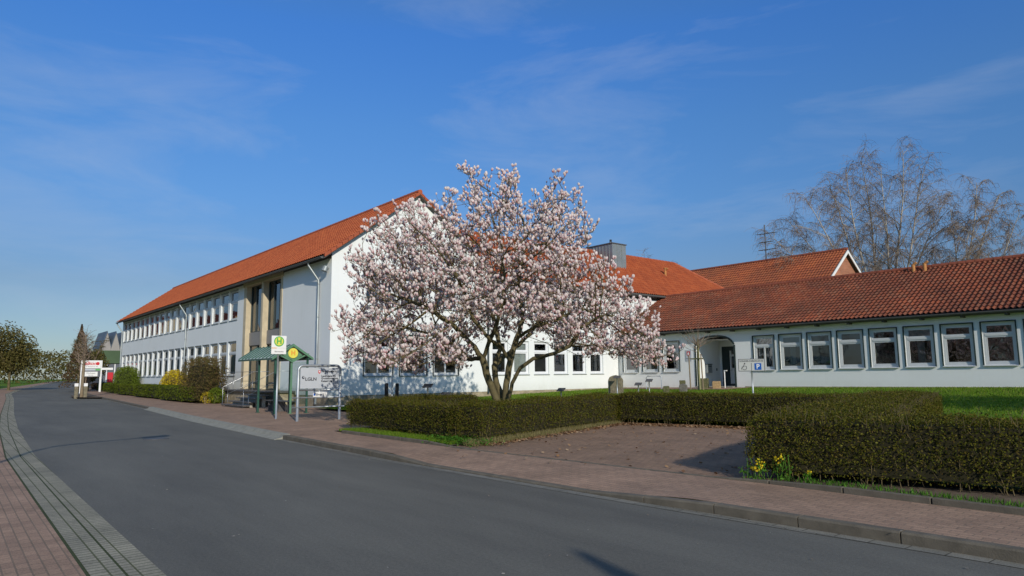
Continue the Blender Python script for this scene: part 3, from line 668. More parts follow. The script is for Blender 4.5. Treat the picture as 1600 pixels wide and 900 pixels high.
# ================================================================== REAR WING (two storeys)
WYE = 46.6
wing = thing('rear_wing', 'white two-storey wing with orange hipped roof behind the magnolia tree', 'building')
wy = [23.30+1.553*i for i in range(6)]
holes = []
for i in range(6): holes.append((wy[i], wy[i]+1.16, 1.62, 3.50)); holes.append((wy[i], wy[i]+1.16, 5.05, 6.75))
b = MB(); wall(b, FY1+.004, WYE, .70, 7.2, holes, lambda u, d, z: (FX1-.004-d, u, z), .2)
b.poly([(-38.4, FY1, .7), (-38.4, WYE, .7), (-38.4, WYE, 7.2), (-38.4, FY1, 7.2)]); b.poly([(FX1-.004, WYE, .7), (-38.4, WYE, .7), (-38.4, WYE, 7.2), (FX1-.004, WYE, 7.2)])
b.obj('wall', M['plaster'], wing)
b = MB(); b.box(FX1-.3, FX1-.025, FY1, WYE, -.1, .698); b.obj('plinth', M['plinth'], wing)
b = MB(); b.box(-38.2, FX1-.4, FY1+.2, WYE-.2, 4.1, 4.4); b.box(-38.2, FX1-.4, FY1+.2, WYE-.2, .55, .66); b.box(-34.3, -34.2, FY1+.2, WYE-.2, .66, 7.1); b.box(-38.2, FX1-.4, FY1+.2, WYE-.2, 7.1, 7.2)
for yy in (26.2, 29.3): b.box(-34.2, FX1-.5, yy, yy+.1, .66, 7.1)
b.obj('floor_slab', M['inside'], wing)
v1 = window_part(1.16, 1.88, wing, (FX1-.004, wy[0], 1.62), R(90), M['win_white'], .10, .68, 0, .08, .06, M['zinc'], .05)
v1b = window_part(1.16, 1.88, wing, (FX1-.004, wy[1], 1.62), R(90), M['win_white'], .10, .68, 0, .08, .06, M['zinc'], .05, blind=.95)
v2 = window_part(1.16, 1.70, wing, (FX1-.004, wy[0], 5.05), R(90), M['win_white'], .10, .66, 0, .08, .06, M['zinc'], .05)
for i in range(1, 6):
    if i > 1: copy_part(v1, wing, (FX1-.004, wy[i], 1.62))
    copy_part(v2, wing, (FX1-.004, wy[i], 5.05))
WRX, WRZ = -34.24, 10.40; wsl = .775; wez = WRZ-wsl*((FX1+.38)-WRX); wa = math.atan(wsl); b = MB(); uvs = []
wL = math.hypot((FX1+.38)-WRX, WRZ-wez); WE = WYE+.2
half = (FX1+.38)-WRX; RYE = 45.4
y_start = RY+.3
# front slope (facing +X): along +Y; hip cut at far end
HIPY = 49.6
def khip(u, v):
    yy = y_start+u; t = v/wL
    return yy < RYE+(HIPY-RYE)*(1-t) and not (yy < 23.4 and (wez+v*math.sin(wa)) < RZ-slope*(yy-RY)-.1)
tiles(b, (FX1+.38, y_start, wez), (0, 1, 0), (-math.cos(wa), 0, math.sin(wa)), HIPY-y_start, wL, tw=.225, tl=.35, seg=4, keep=khip, uvs=uvs)
slab(b, [(FX1+.38, 23.5, wez), (FX1+.38, HIPY, wez), (WRX, RYE, WRZ), (WRX, 20, WRZ), (FX1-2.9, 20.2, wez+wsl*3.2)], .12)
slab(b, [(WRX, 20, WRZ), (WRX, RYE, WRZ), (WRX-half, HIPY, wez), (WRX-half, 23.5, wez)], .12)
slab(b, [(FX1+.38, HIPY, wez), (WRX-half, HIPY, wez), (WRX, RYE, WRZ)], .12)
ridge(b, (WRX, 19.5, WRZ+.05), (WRX, RYE, WRZ+.05), .13); ridge(b, (WRX, RYE, WRZ+.04), (FX1+.38, HIPY, wez+.04), .12)
ro = b.obj('roof', [M['tile_new'], M['soffit'], M['ridge_tile']], wing); setuv(ro, uvs)
b = MB(); gutter(b, (FX1+.44, 23.4, wez-.06), (FX1+.44, HIPY, wez-.06), .085); b.obj('gutter', M['gutter'], wing)
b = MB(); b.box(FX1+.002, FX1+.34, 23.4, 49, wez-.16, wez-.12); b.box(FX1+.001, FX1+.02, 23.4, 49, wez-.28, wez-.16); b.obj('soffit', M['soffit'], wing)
# metal-clad chimney box
b = MB(); cx0, cx1, cy0, cy1, cz = -34.95, -32.5, 36.05, 37.5, 10.80
b.box(cx0, cx1, cy0, cy1, 8.4, cz, 0)
for k in range(1, 8): x = cx0+(cx1-cx0)*k/8; b.box(x-.012, x+.012, cy0-.03, cy0-.001, 8.4, cz, 0)
for k in range(1, 3): y = cy0+(cy1-cy0)*k/3; b.box(cx1+.001, cx1+.03, y-.012, y+.012, 8.4, cz, 0)
b.box(cx0-.06, cx1+.06, cy0-.06, cy1+.06, cz+.002, cz+.07, 1)
ch = b.obj('chimney', [M['zinc'], M['gutter']], wing)
b = MB(); b.cyl(-33.4, 36.9, cz+.07, cz+.32, .10, 12, 0); b.cyl(-33.4, 36.9, cz+.325, cz+.5, .085, 12, 1); b.obj('flue', [M['steel'], M['black']], ch)
b = MB(); b.cyl(-32.3, 41.7, 8.8, 9.45, .09, 10, 0); b.tube([(-32.3, 41.7, 9.3), (-32.05, 41.7, 9.45)], .06, 8, 0); b.cyl(-32.3, 41.7, 9.46, 9.52, .13, 10, 0); b.obj('vent_pipe', M['ochre_pipe'], wing)

# ================================================================== SINGLE-STOREY WING (right)
low = thing('low_wing', 'long white single-storey wing with weathered red-brown tiled roof on the right', 'building')
LY = 33.7; LX0, LX1 = FX1+.004, 3.0; LEZ = 4.12
dw = [(-29.69, 1.2), (-28.08, 1.2), (-26.50, 1.2)]+[(-20.41+1.523*i, 1.2) for i in range(15)]
dz = lambda x: 1.68+.008*(x+30)
holes = [(x, x+w, dz(x), dz(x)+1.78) for x, w in dw]
AX0, AX1, AZ, AS = -24.10, -21.62, 3.62, 3.42
holes.append((AX0, AX1, .62, AZ, 0))
b = MB(); wall(b, LX0, LX1, .62, LEZ+.05, holes, lambda u, d, z: (u, LY+d, z), .2)
# arch head
n = 14
def az(t): return AS-.28*(abs(2*t-1)**6)+(AZ-AS)*(1-(2*t-1)**2)
for i in range(n):
    t0, t1 = i/n, (i+1)/n; xa, xb = AX0+(AX1-AX0)*t0, AX0+(AX1-AX0)*t1
    b.poly([(xa, LY, az(t0)), (xb, LY, az(t1)), (xb, LY, AZ), (xa, LY, AZ)]); b.poly([(xa, LY, az(t0)), (xb, LY, az(t1)), (xb, LY+.3, az(t1)), (xa, LY+.3, az(t0))])
PD = 2.35
b.poly([(AX0, LY, .62), (AX0, LY+PD, .62), (AX0, LY+PD, 3.55), (AX0, LY, 3.55)]); b.poly([(AX1, LY, .62), (AX1, LY+PD, .62), (AX1, LY+PD, 3.55), (AX1, LY, 3.55)])
b.poly([(AX0, LY+.3, 3.5), (AX1, LY+.3, 3.5), (AX1, LY+PD, 3.5), (AX0, LY+PD, 3.5)]); b.poly([(AX0, LY+.3, 3.0), (AX1, LY+.3, 3.0), (AX1, LY+.3, 3.62), (AX0, LY+.3, 3.62)]) if False else None
dX0, dX1 = -23.95, -22.4
b.poly([(AX0, LY+PD, .62), (dX0, LY+PD, .62), (dX0, LY+PD, 3.5), (AX0, LY+PD, 3.5)]); b.poly([(dX1, LY+PD, .62), (AX1, LY+PD, .62), (AX1, LY+PD, 3.5), (dX1, LY+PD, 3.5)])
b.poly([(dX0, LY+PD, 3.15), (dX1, LY+PD, 3.15), (dX1, LY+PD, 3.5), (dX0, LY+PD, 3.5)])
b.poly([(LX1, LY, .62), (LX1, LY+9.6, .62), (LX1, LY+9.6, LEZ), (LX1, LY+4.8, 6.6), (LX1, LY, LEZ)])
b.poly([(LX0, LY+9.6, .62), (LX1, LY+9.6, .62), (LX1, LY+9.6, LEZ), (LX0, LY+9.6, LEZ)])
b.obj('wall', M['plaster'], low)
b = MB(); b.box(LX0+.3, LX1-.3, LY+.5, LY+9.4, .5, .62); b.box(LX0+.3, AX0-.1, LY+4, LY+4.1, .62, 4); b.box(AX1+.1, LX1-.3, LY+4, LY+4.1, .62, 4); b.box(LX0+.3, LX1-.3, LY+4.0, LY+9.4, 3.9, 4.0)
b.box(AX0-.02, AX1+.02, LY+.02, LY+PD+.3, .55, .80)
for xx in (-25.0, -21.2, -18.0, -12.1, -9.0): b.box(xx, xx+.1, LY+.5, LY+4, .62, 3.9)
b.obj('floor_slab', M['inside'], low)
b = MB(); b.box(AX0+.03, AX1-.03, LY-.25, LY+PD, .80, .84); b.obj('doorstep', M['concrete'], low)
b = MB()
for xx in np.arange(-21.0, LX1, .8): b.box(xx, xx+.79, LY-.03, LY-.003, .52+.0085*(xx+21), .86+.006*(xx+21))
b.obj('plinth', M['plinth'], low)
# green painted border of the arch
b = MB(); pts = [(AX0, .82)]+[(AX0+(AX1-AX0)*i/n, az(i/n)) for i in range(n+1)]+[(AX1, .82)]
for i in range(len(pts)-1):
    (x0, z0), (x1, z1) = pts[i], pts[i+1]; d = Vector((x1-x0, 0, z1-z0)).normalized(); nn = Vector((-d.z, 0, d.x))*.10
    b.prism([(x0, LY-.03, z0), (x1, LY-.03, z1), (x1+nn.x, LY-.03, z1+nn.z), (x0+nn.x, LY-.03, z0+nn.z)], (0, .028, 0))
b.obj('arch_border', M['dark_green_trim'], low)
# door in the porch
yd = LY+PD
b = MB(); b.box(dX0, dX1, yd+.02, yd+.10, .84, .95); b.box(dX0, dX0+.45, yd+.02, yd+.10, .95, 3.15); b.box(dX1-.08, dX1, yd+.02, yd+.1, .95, 3.15); b.box(dX0+.45, dX1-.08, yd+.02, yd+.1, 2.9, 3.15)
do = b.obj('door_frame', M['dark_trim'], low)
b = MB(); b.box(dX0+.5, dX1-.12, yd+.03, yd+.09, .95, 1.75); b.box(dX0+.5, dX0+.62, yd+.03, yd+.09, 1.75, 2.9); b.box(dX1-.24, dX1-.12, yd+.03, yd+.09, 1.75, 2.9); b.box(dX0+.62, dX1-.24, yd+.03, yd+.09, 2.55, 2.68); b.box(dX0+.62, dX1-.24, yd+.03, yd+.09, 1.751, 1.87)
dd = b.obj('door', M['win_grey'], low)
b = MB(); b.poly([(dX0+.6, yd+.06, 1.8), (dX1-.2, yd+.06, 1.8), (dX1-.2, yd+.06, 2.9), (dX0+.6, yd+.06, 2.9)]); b.obj('pane', M['glass'], dd)
b = MB(); b.tube([(dX0+.56, yd+.03, 1.75), (dX0+.56, yd-.04, 1.75), (dX0+.70, yd-.04, 1.75)], .015, 6); b.obj('handle', M['steel'], dd)
b = MB(); b.box(AX0+.002, AX0+.03, 35.62, 35.70, 1.72, 1.86); b.obj('doorbell', M['dark_trim'], low)
tag(MB.obj((lambda q: (q.box(AX0+.002, AX0+.17, 34.55, 34.97, 1.60, 2.08, 0), q.box(AX0+.001, AX0+.19, 34.53, 34.99, 2.081, 2.12, 1), q.box(AX0+.171, AX0+.178, 34.6, 34.92, 1.95, 2.0, 1), q)[-1])(MB()), 'letter_box', [M['zinc'], M['dark_trim']]), 'grey metal letter box on the wall inside the arched porch', 'letter box')
# crest plate by the door
pl = thing('crest_plate', 'small white plate with a red crest beside the arched porch', 'sign', (-24.62, LY, 2.62))
b = MB(); b.box(-.20, .20, -.03, -.002, -.32, .32); b.obj('plate', M['board'], pl)
b = MB(); b.poly([(-.12, -.036, .24), (.12, -.036, .24), (.12, -.036, .06), (0, -.036, -.08), (-.12, -.036, .06)]); b.obj('crest', M['text_red'], pl)
b = MB(); b.poly([(-.05, -.040, .02), (.05, -.040, .04), (.06, -.040, .16), (-.02, -.040, .20), (-.07, -.040, .12)]); b.obj('crest_horse', M['white_paint'], pl)
for k, s in enumerate(('Katasteramt',)): text(s, .065, M['text_dark'], pl, (0, -.034, -.17), (R(90), 0, 0))
lw1 = window_part(1.2, 1.78, low, (dw[0][0], LY, dz(dw[0][0])), 0, M['win_grey'], .07, .70, 0, .095, .06, M['win_grey'], .09, trim=M['dark_green_trim'], head=True)
lwc = window_part(1.2, 1.78, low, (dw[3][0], LY, dz(dw[3][0])), 0, M['win_grey'], .07, .70, 1, .095, .05, M['win_grey'], .09, trim=M['dark_green_trim'], curtain=[(.06, .3), (.42, .62), (.75, .96)])
lwd = window_part(1.2, 1.78, low, (dw[4][0], LY, dz(dw[4][0])), 0, M['win_grey'], .07, .70, 0, .095, .06, M['win_grey'], .09, trim=M['dark_green_trim'], curtain=[(.36, .62)], blind=.22)
for i, (x, w) in enumerate(dw):
    if i in (0, 3, 4): continue
    copy_part({1: lwd, 8: lwd, 11: lwc, 12: lwd, 15: lwc}.get(i, lw1), low, (x, LY, dz(x)))
# roof
lsl = .535; la = math.atan(lsl); lry = 38.4; leY = LY-.42; lrz = 6.80; lez = lrz-lsl*(lry-leY); ll = math.hypot(lry-leY, lrz-lez); b = MB(); uvs = []
tiles(b, (LX0+.02, leY, lez), (1, 0, 0), (0, math.cos(la), math.sin(la)), LX1-LX0, ll, tw=.215, tl=.335, seg=6, uvs=uvs, amp=.075, lift_=.05)
slab(b, [(LX0, leY, lez), (LX1, leY, lez), (LX1, lry, lrz), (LX0, lry, lrz)], .10)
slab(b, [(LX0, lry, lrz), (LX1, lry, lrz), (LX1, LY+10, lez), (LX0, LY+10, lez)], .10)
ridge(b, (LX0, lry, lrz+.05), (LX1, lry, lrz+.05), .13)
ro = b.obj('roof', [M['tile_old'], M['soffit'], M['ridge_old']], low); setuv(ro, uvs)
b = MB(); gutter(b, (LX0+.05, leY-.06, lez-.02), (LX1, leY-.06, lez-.02), .07); b.obj('gutter', M['gutter'], low)
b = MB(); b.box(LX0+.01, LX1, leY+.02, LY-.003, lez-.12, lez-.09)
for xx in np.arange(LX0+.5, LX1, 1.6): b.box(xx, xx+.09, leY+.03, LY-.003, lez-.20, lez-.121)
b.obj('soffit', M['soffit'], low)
for px in (-13.75, -13.22):
    b = MB(); b.tube([(px, lry-.35, 6.3), (px, lry-.35, 7.02)], .085, 10); b.tube([(px, lry-.35, 7.0), (px+.16, lry-.35, 7.12)], .07, 8); b.obj('vent_pipe', M['ochre_pipe'], low)
b = MB(); b.tube([(LX0+.12, LY-.06, lez-.1), (LX0+.12, LY-.06, .7)], .045, 10); b.obj('downpipe', M['zinc'], low, smooth=True)

# ================================================================== FAR BRICK HOUSE
far = thing('brick_house', 'red brick house with orange roof and white bargeboards behind the low wing', 'building')
HY, HZ, HX1, HX0 = 52.0, 10.72, -23.5, -46; hs = .78; hyE = 46.2; heZ = HZ-hs*(HY-hyE); ha = math.atan(hs); b = MB(); uvs = []
hl = math.hypot(HY-hyE, HZ-heZ)
tiles(b, (HX0, hyE, heZ), (1, 0, 0), (0, math.cos(ha), math.sin(ha)), HX1+.25-HX0, hl, tw=.24, tl=.36, seg=4, uvs=uvs, keep=lambda u, v: True)
slab(b, [(HX0, hyE, heZ), (HX1+.25, hyE, heZ), (HX1+.25, HY, HZ), (HX0, HY, HZ)], .12); slab(b, [(HX0, HY, HZ), (HX1+.25, HY, HZ), (HX1+.25, 2*HY-hyE, heZ), (HX0, 2*HY-hyE, heZ)], .12)
ridge(b, (HX0, HY, HZ+.05), (HX1+.25, HY, HZ+.05), .13)
ro = b.obj('roof', [M['tile_far'], M['soffit'], M['ridge_old']], far); setuv(ro, uvs)
b = MB(); b.poly([(HX1, hyE+.5, .5), (HX1, 2*HY-hyE-.5, .5), (HX1, 2*HY-hyE-.5, heZ+.3), (HX1, HY, HZ-.12), (HX1, hyE+.5, heZ+.3)]); b.poly([(HX0, hyE+.5, .5), (HX1, hyE+.5, .5), (HX1, hyE+.5, heZ+.3), (HX0, hyE+.5, heZ+.3)])
b.obj('wall', M['brick_wall'], far)
b = MB()
for sg in (-1, 1):
    A = Vector((HX1+.26, HY, HZ-.02)); B = Vector((HX1+.26, HY+sg*(HY-hyE), heZ-.02)); b.prism([A, B, B-Vector((0, 0, .22)), A-Vector((0, 0, .25))], (.05, 0, 0))
b.obj('bargeboard', M['white_paint'], far)
gwn = thing('tmp', '', '') ; bpy.data.objects.remove(gwn)
b = MB(); b.box(HX1+.004, HX1+.06, 51.3, 52.5, 7.4, 8.6, 0); gwn = b.obj('window', M['white_paint'], far); b = MB(); b.box(HX1+.061, HX1+.07, 51.4, 51.86, 7.5, 8.5); b.box(HX1+.061, HX1+.07, 51.94, 52.4, 7.5, 8.5); b.obj('pane', M['glass'], gwn)
at = thing('roof_antenna', 'thin metal television antenna standing on the far orange roof ridge', 'antenna', (-29.9, 52, 10.7))
b = MB(); b.tube([(0, 0, 0), (0, 0, 3.1)], .045, 6); b.obj('mast', M['gutter'], at)
b = MB()
for z, w in ((2.3, .9), (1.6, .6), (.95, .8)):
    b.tube([(-w*.6, -.3, z), (w, .3, z+.08)], .035, 4)
    for k in np.linspace(-.5, .9, 6): b.tube([(w*k, -.18, z+.03), (w*k, .18, z+.03)], .022, 4)
b.obj('aerial_rod', M['gutter'], at)

# ================================================================== vegetation helpers
def rnd_dirs(n):
    v = rng.normal(size=(n, 3)); return v/np.linalg.norm(v, axis=1)[:, None]
def leaf_quads(P, size, N=None, jit=1.0, aspect=.55):
    n = len(P); d = rnd_dirs(n)
    if N is not None: d2 = N+jit*rnd_dirs(n); nrm = d2/np.linalg.norm(d2, axis=1)[:, None]
    else: nrm = rnd_dirs(n)
    u = np.cross(nrm, d); u /= np.linalg.norm(u, axis=1)[:, None]+1e-9; v = np.cross(nrm, u)
    s = (size*(.6+.8*rng.random(n)))[:, None] if np.isscalar(size) else size[:, None]
    V = np.stack([P-u*s*.5, P+v*s*aspect*.5, P+u*s*.5, P-v*s*aspect*.5], axis=1).reshape(-1, 3)
    F = np.arange(4*n).reshape(n, 4); return V, F
def boxface_points(x0, x1, y0, y1, z0, z1, dens, zf=None):
    """points + normals on the five visible faces of a block"""
    P = []; N = []
    for (ax, val, a0, a1, c0, c1, nn) in ((0, x0, y0, y1, z0, z1, (-1, 0, 0)), (0, x1, y0, y1, z0, z1, (1, 0, 0)), (1, y0, x0, x1, z0, z1, (0, -1, 0)), (1, y1, x0, x1, z0, z1, (0, 1, 0)), (2, z1, x0, x1, y0, y1, (0, 0, 1))):
        m = int((a1-a0)*(c1-c0)*dens); r = rng.random((m, 2)); q = np.zeros((m, 3)); o = [i for i in range(3) if i != ax]
        q[:, ax] = val; q[:, o[0]] = a0+(a1-a0)*r[:, 0]; q[:, o[1]] = c0+(c1-c0)*r[:, 1]; P.append(q); N.append(np.tile(nn, (m, 1)))
    return np.concatenate(P), np.concatenate(N).astype(float)
def wob(P, amp, f):
    return amp*(np.sin(P[:, 0]*f+1.3)*np.cos(P[:, 1]*f*1.3+.4)+.6*np.sin(P[:, 0]*f*2.7+P[:, 2]*f*2.1)+.5*np.cos(P[:, 1]*f*3.1-P[:, 2]*f*1.7))
def hedge_seg(blocks, name, label, dens, leaf, material, zg=.12, stems=True, twig=True, frame=None):
    root = thing(name, label, 'hedge', (*BO, zg) if frame else (blocks[0][0], blocks[0][2], zg), TH if frame else 0)
    ox, oy, oz = (0, 0, zg) if frame else root.location
    VV = []; FF = []; nv = 0; core = MB(); tw = MB()
    for (x0, x1, y0, y1, z0, z1) in blocks:
        P, N = boxface_points(x0, x1, y0, y1, z0+.10, z1, dens)
        keep = np.ones(len(P), bool)
        for (a0, a1, c0, c1, e0, e1) in blocks:
            if (a0, a1, c0, c1) == (x0, x1, y0, y1): continue
            keep &= ~((P[:, 0] > a0+.06) & (P[:, 0] < a1-.06) & (P[:, 1] > c0+.06) & (P[:, 1] < c1-.06) & (P[:, 2] < e1-.05))
        P, N = P[keep], N[keep]
        depth = rng.random(len(P))**1.6*.13*(1 if leaf < .06 else 1.5)
        # soften the edges of the block
        cx, cy = (x0+x1)/2, (y0+y1)/2
        ez_ = np.clip((P[:, 2]-(z1-.16))/.16, 0, 1); shrink = .085*ez_**2
        P = P-N*depth[:, None]+N*wob(P, .030, 1.7)[:, None]+N*(rng.random(len(P))**9*.07)[:, None]; P[:, 0] -= np.sign(P[:, 0]-cx)*shrink*(np.abs(P[:, 0]-cx) > (x1-x0)/2-.2); P[:, 1] -= np.sign(P[:, 1]-cy)*shrink*(np.abs(P[:, 1]-cy) > (y1-y0)/2-.2)
        P[:, 2] = np.where(N[:, 2] > .5, P[:, 2]+rng.normal(0, .014, len(P)), P[:, 2])
        # bottom thins out
        low_ = (P[:, 2]-z0 < .28) & (rng.random(len(P)) < .55); P, N = P[~low_], N[~low_]
        V, F = leaf_quads(P, leaf, N, 1.1); VV.append(V); FF.append(F+nv); nv += len(V)
        # long shoots on the top and face
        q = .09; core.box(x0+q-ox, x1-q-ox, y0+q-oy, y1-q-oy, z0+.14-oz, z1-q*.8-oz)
        if twig:
            m = int(((x1-x0)*(z1-z0)*2+(x1-x0)*(y1-y0)+(y1-y0)*(z1-z0)*2)*dens*.05)
            P2, N2 = boxface_points(x0, x1, y0, y1, z0, z1, dens*.018)
            for p, nn in zip(P2, N2):
                if any((p[0] > a[0]+.05 and p[0] < a[1]-.05 and p[1] > a[2]+.05 and p[1] < a[3]-.05) for a in blocks if a != (x0, x1, y0, y1, z0, z1)): continue
                d = Vector(nn)*.8+Vector((random.gauss(0, .4), random.gauss(0, .4), .5+random.random()*.6)); d.normalize(); p = Vector(p)-Vector((ox, oy, oz))-Vector(nn)*.12
                tw.tube([p, p+d*(.10+random.random()*.09)], .0028 if leaf < .06 else .008, 3, cap=False)
        if stems:
            for side in range(4):
                Ls = (x1-x0) if side < 2 else (y1-y0)
                for k in range(int(Ls*7)):
                    t = random.random()
                    if side == 0: px, py = x0+Ls*t, y0+.13
                    elif side == 1: px, py = x0+Ls*t, y1-.13
                    elif side == 2: px, py = x0+.13, y0+Ls*t
                    else: px, py = x1-.13, y0+Ls*t
                    tw.tube([(px-ox, py-oy, z0-.03-oz), (px+random.gauss(0, .05)-ox, py+random.gauss(0, .04)-oy, z0+.42-oz)], [.008, .005], 4, cap=False)
    npobj('foliage', np.concatenate(VV)-np.array([ox, oy, oz]), np.concatenate(FF), material, root)
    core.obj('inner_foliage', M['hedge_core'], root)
    if tw.v: tw.obj('twigs', M['hedge_stem'], root)
    return root
HT = 1.0
# hedge west of the bay: along the pavement, up the bay side and round the lawn's west end
hedge_seg([(-18.3, -12.75, 8.92, 9.95, .14, .95), (-18.25, -17.25, 9.9, 12.9, .15, 1.0)], 'hedge', 'clipped green-brown hedge in front of the magnolia, along the pavement edging', 2900, .033, M['hedge'], .13)
hedge_seg([(-7.5, -6.46, 2.0, 9.6, .14, .98)], 'hedge', 'clipped hedge along the left side of the paved parking bay', 2600, .034, M['hedge'], .13, frame=True)
hedge_seg([(-6.5, 1.5, 8.62, 9.65, .17, 1.04)], 'hedge', 'clipped hedge closing the back of the paved parking bay', 2400, .035, M['hedge'], .13, frame=True)
hedge_seg([(-.17, 9, 0, 1.15, .14, 1.02), (-.17, 1.6, 1.1, 11.6, .15, 1.05)], 'hedge', 'dark clipped hedge right of the parking bay with yellow flowers at its foot', 3700, .030, M['hedge'], .13, frame=True)
# long hedge along the street front of the office block
blocks = [(-90, -80, 13.4, 14.6, .1, 1.02), (-80, -70.1, 12.45, 13.3, .12, 1.04), (-70.1, -60, 11.8, 13.0, .12, 1.03), (-60, -50, 11.35, 12.6, .12, 1.05), (-50, -42.6, 11.0, 12.4, .12, 1.04)]
hedge_seg(blocks, 'hedge', 'long low bright green hedge along the pavement in front of the office windows', 420, .085, M['hedge_green'], .12, stems=False, twig=False)
hedge_seg([(-104, -88, 14.8, 15.8, 0, .9)], 'hedge', 'low dark red hedge beyond the far end of the office block', 160, .13, M['red_hedge'], 0, stems=False, twig=False)

def blob_points(C, Rr, n, flat=.0, shell=.35):
    d = rnd_dirs(n); r = (1-shell*rng.random(n)**1.5)[:, None]
    bump_ = 1+.07*np.sin(d[:, 0]*7+1)*np.cos(d[:, 2]*6)+.05*np.sin(d[:, 1]*11)
    P = d*r*bump_[:, None]*np.array(Rr)+np.array(C); return P, d
def shrub(name, label, cat, loc, Rr, n, leaf, material, boxy=0, stem=True, core=True, coremat=None):
    root = thing(name, label, cat, loc); d = rnd_dirs(n)
    p = 2+boxy; k = (np.abs(d)**p).sum(1)**(1/p); dd = d/k[:, None]
    r = (1-.25*rng.random(n)**1.5)[:, None]*(1+.05*np.sin(d[:, 0]*9+d[:, 2]*7)+.04*np.sin(d[:, 1]*13))[:, None]
    P = dd*r*np.array(Rr)+np.array([0, 0, Rr[2]*.98]); P = P[P[:, 2] > .02]
    V, F = leaf_quads(P, leaf); npobj('foliage', V, F, material, root)
    b = MB()
    for i in range(7):
        a = random.random()*6.28; b.tube([(.1*math.cos(a), .1*math.sin(a), -.05), (.5*Rr[0]*math.cos(a), .5*Rr[1]*math.sin(a), Rr[2]*1.2)], [.03, .012], 5)
    b.obj('stems', M['wood_stake'], root)
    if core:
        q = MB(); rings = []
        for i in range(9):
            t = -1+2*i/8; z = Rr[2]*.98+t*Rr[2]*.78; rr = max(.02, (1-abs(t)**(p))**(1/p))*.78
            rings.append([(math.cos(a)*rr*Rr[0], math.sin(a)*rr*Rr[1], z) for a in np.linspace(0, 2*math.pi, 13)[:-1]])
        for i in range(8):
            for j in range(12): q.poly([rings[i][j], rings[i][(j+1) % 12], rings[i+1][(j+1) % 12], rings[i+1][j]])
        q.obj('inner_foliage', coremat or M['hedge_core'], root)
    return root
shrub('round_shrub', 'bright green clipped round shrub behind the long hedge', 'shrub', (-72.6, 13.1, .12), (4.2, .6, 1.25), 9000, .10, M['round_bush'], 1.2)
shrub('forsythia', 'yellow flowering forsythia shrub behind the long hedge', 'shrub', (-54.2, 12.9, .12), (2.6, .7, 1.02), 6500, .085, M['forsythia'], 0, coremat=M['brown_bush'])
shrub('brown_shrub', 'tall rounded brown-leaved shrub at the end of the long hedge', 'shrub', (-43.7, 12.0, .12), (2.3, 1.0, 1.33), 16000, .07, M['brown_bush'], 1.6)
shrub('flowering_shrub', 'small yellow-green flowering bush beside the entrance steps', 'shrub', (-41.3, 11.6, .12), (.5, .35, .34), 500, .06, M['forsythia'], 0, core=False)
shrub('weed_shrub', 'low leafy green bush between the steps and the brown shrub', 'shrub', (-41.0, 12.0, .12), (.8, .4, .45), 1800, .08, M['round_bush'], 0, core=False)

# yellow flowers at the foot of the right hedge
def flower_plant(loc, label, n, spread, h):
    root = thing('flower_plant', label, 'flowers', loc, group='yellow flowers at the foot of the dark hedge')
    b = MB(); V = []; C = []
    for i in range(n):
        p = Vector((random.gauss(0, spread), random.gauss(0, spread*.35), 0)); top = p+Vector((random.gauss(0, .05), random.gauss(0, .04), h*(.5+.6*random.random())))
        b.tube([p, (p+top)/2+Vector((.01, 0, 0)), top], .004, 4); C.append(top)
    b.obj('stems', M['weed'], root)
    P = np.array([np.array(c)*np.array([1, 1, rng.random()]) + rng.normal(0, .025, 3) for c in C for _ in range(10)]); P[:, 2] = np.abs(P[:, 2])
    V, F = leaf_quads(P, .055, None, aspect=.4); npobj('leaves', V, F, M['weed'], root)
    P = np.concatenate([np.array(c)+rng.normal(0, .017, (13, 3)) for c in C[:max(1, n//2)]]); V, F = leaf_quads(P, .03, None, aspect=.9); npobj('blossom', V, F, M['yellow_petal'], root)
    return root
flower_plant((-5.45, 8.90, .14), 'yellow flowering plant at the left corner of the dark hedge', 9, .11, .30)
flower_plant((-5.10, 8.97, .16), 'yellow flowering plant with several heads, right of the hedge corner', 9, .08, .33)
flower_plant((-4.70, 8.98, .17), 'single low yellow flower in front of the dark hedge', 3, .04, .16)
# grass and weeds as stuff
def blades(name, P, h, material, w=.012, lean=.35):
    n = len(P); a = rng.random(n)*6.28; hh_ = h*(.5+.9*rng.random(n)); u = np.stack([np.cos(a), np.sin(a), np.zeros(n)], 1)*w
    tip = P+np.stack([rng.normal(0, lean, n)*hh_, rng.normal(0, lean, n)*hh_, hh_], 1)
    V = np.stack([P-u, P+u, tip], 1).reshape(-1, 3); F = np.arange(3*n).reshape(n, 3)
    o = npobj(name, V, F, material); o['kind'] = 'stuff'; return o
n = 60000; P = np.stack([rng.uniform(-30, -4, n), rng.uniform(18, 33.6, n), np.zeros(n)], 1)
P = P[~((P[:, 1] > 31.3) & (P[:, 0] > -29) & (P[:, 0] < -20.6))]; P[:, 2] = [zlawn(x, y) for x, y in P[:, :2]]; blades('lawn_grass', P, .055, M['grass_blade'], .014)
n = 26000; P = np.stack([rng.uniform(-30, -14.5, n), rng.uniform(13.1, 20, n), np.zeros(n)], 1); P[:, 2] = [zlawn(x, y) for x, y in P[:, :2]]; blades('lawn_grass', P, .06, M['grass_blade'], .014)
n = 9000; x = rng.uniform(-17.6, -12.4, n); P = np.stack([x, np.interp(x, [-17.2, -11.4], [8.38, 8.47])+rng.random(n)**1.3*.75, np.full(n, .155)], 1); blades('verge_grass', P, .07, M['grass_blade'], .008)
def toworld(a_, b_, z): return np.stack([BO[0]+a_*CT-b_*STh, BO[1]+a_*STh+b_*CT, z], 1)
n = 5200; P = toworld(-6.5+rng.random(n)**1.5*.35-.1, rng.uniform(1.5, 8.6, n), np.full(n, .14)); blades('verge_grass', P, .12, leafmat('dry_grass', [(.22, .19, .08), (.30, .25, .12), (.14, .15, .04)], .3), .007)
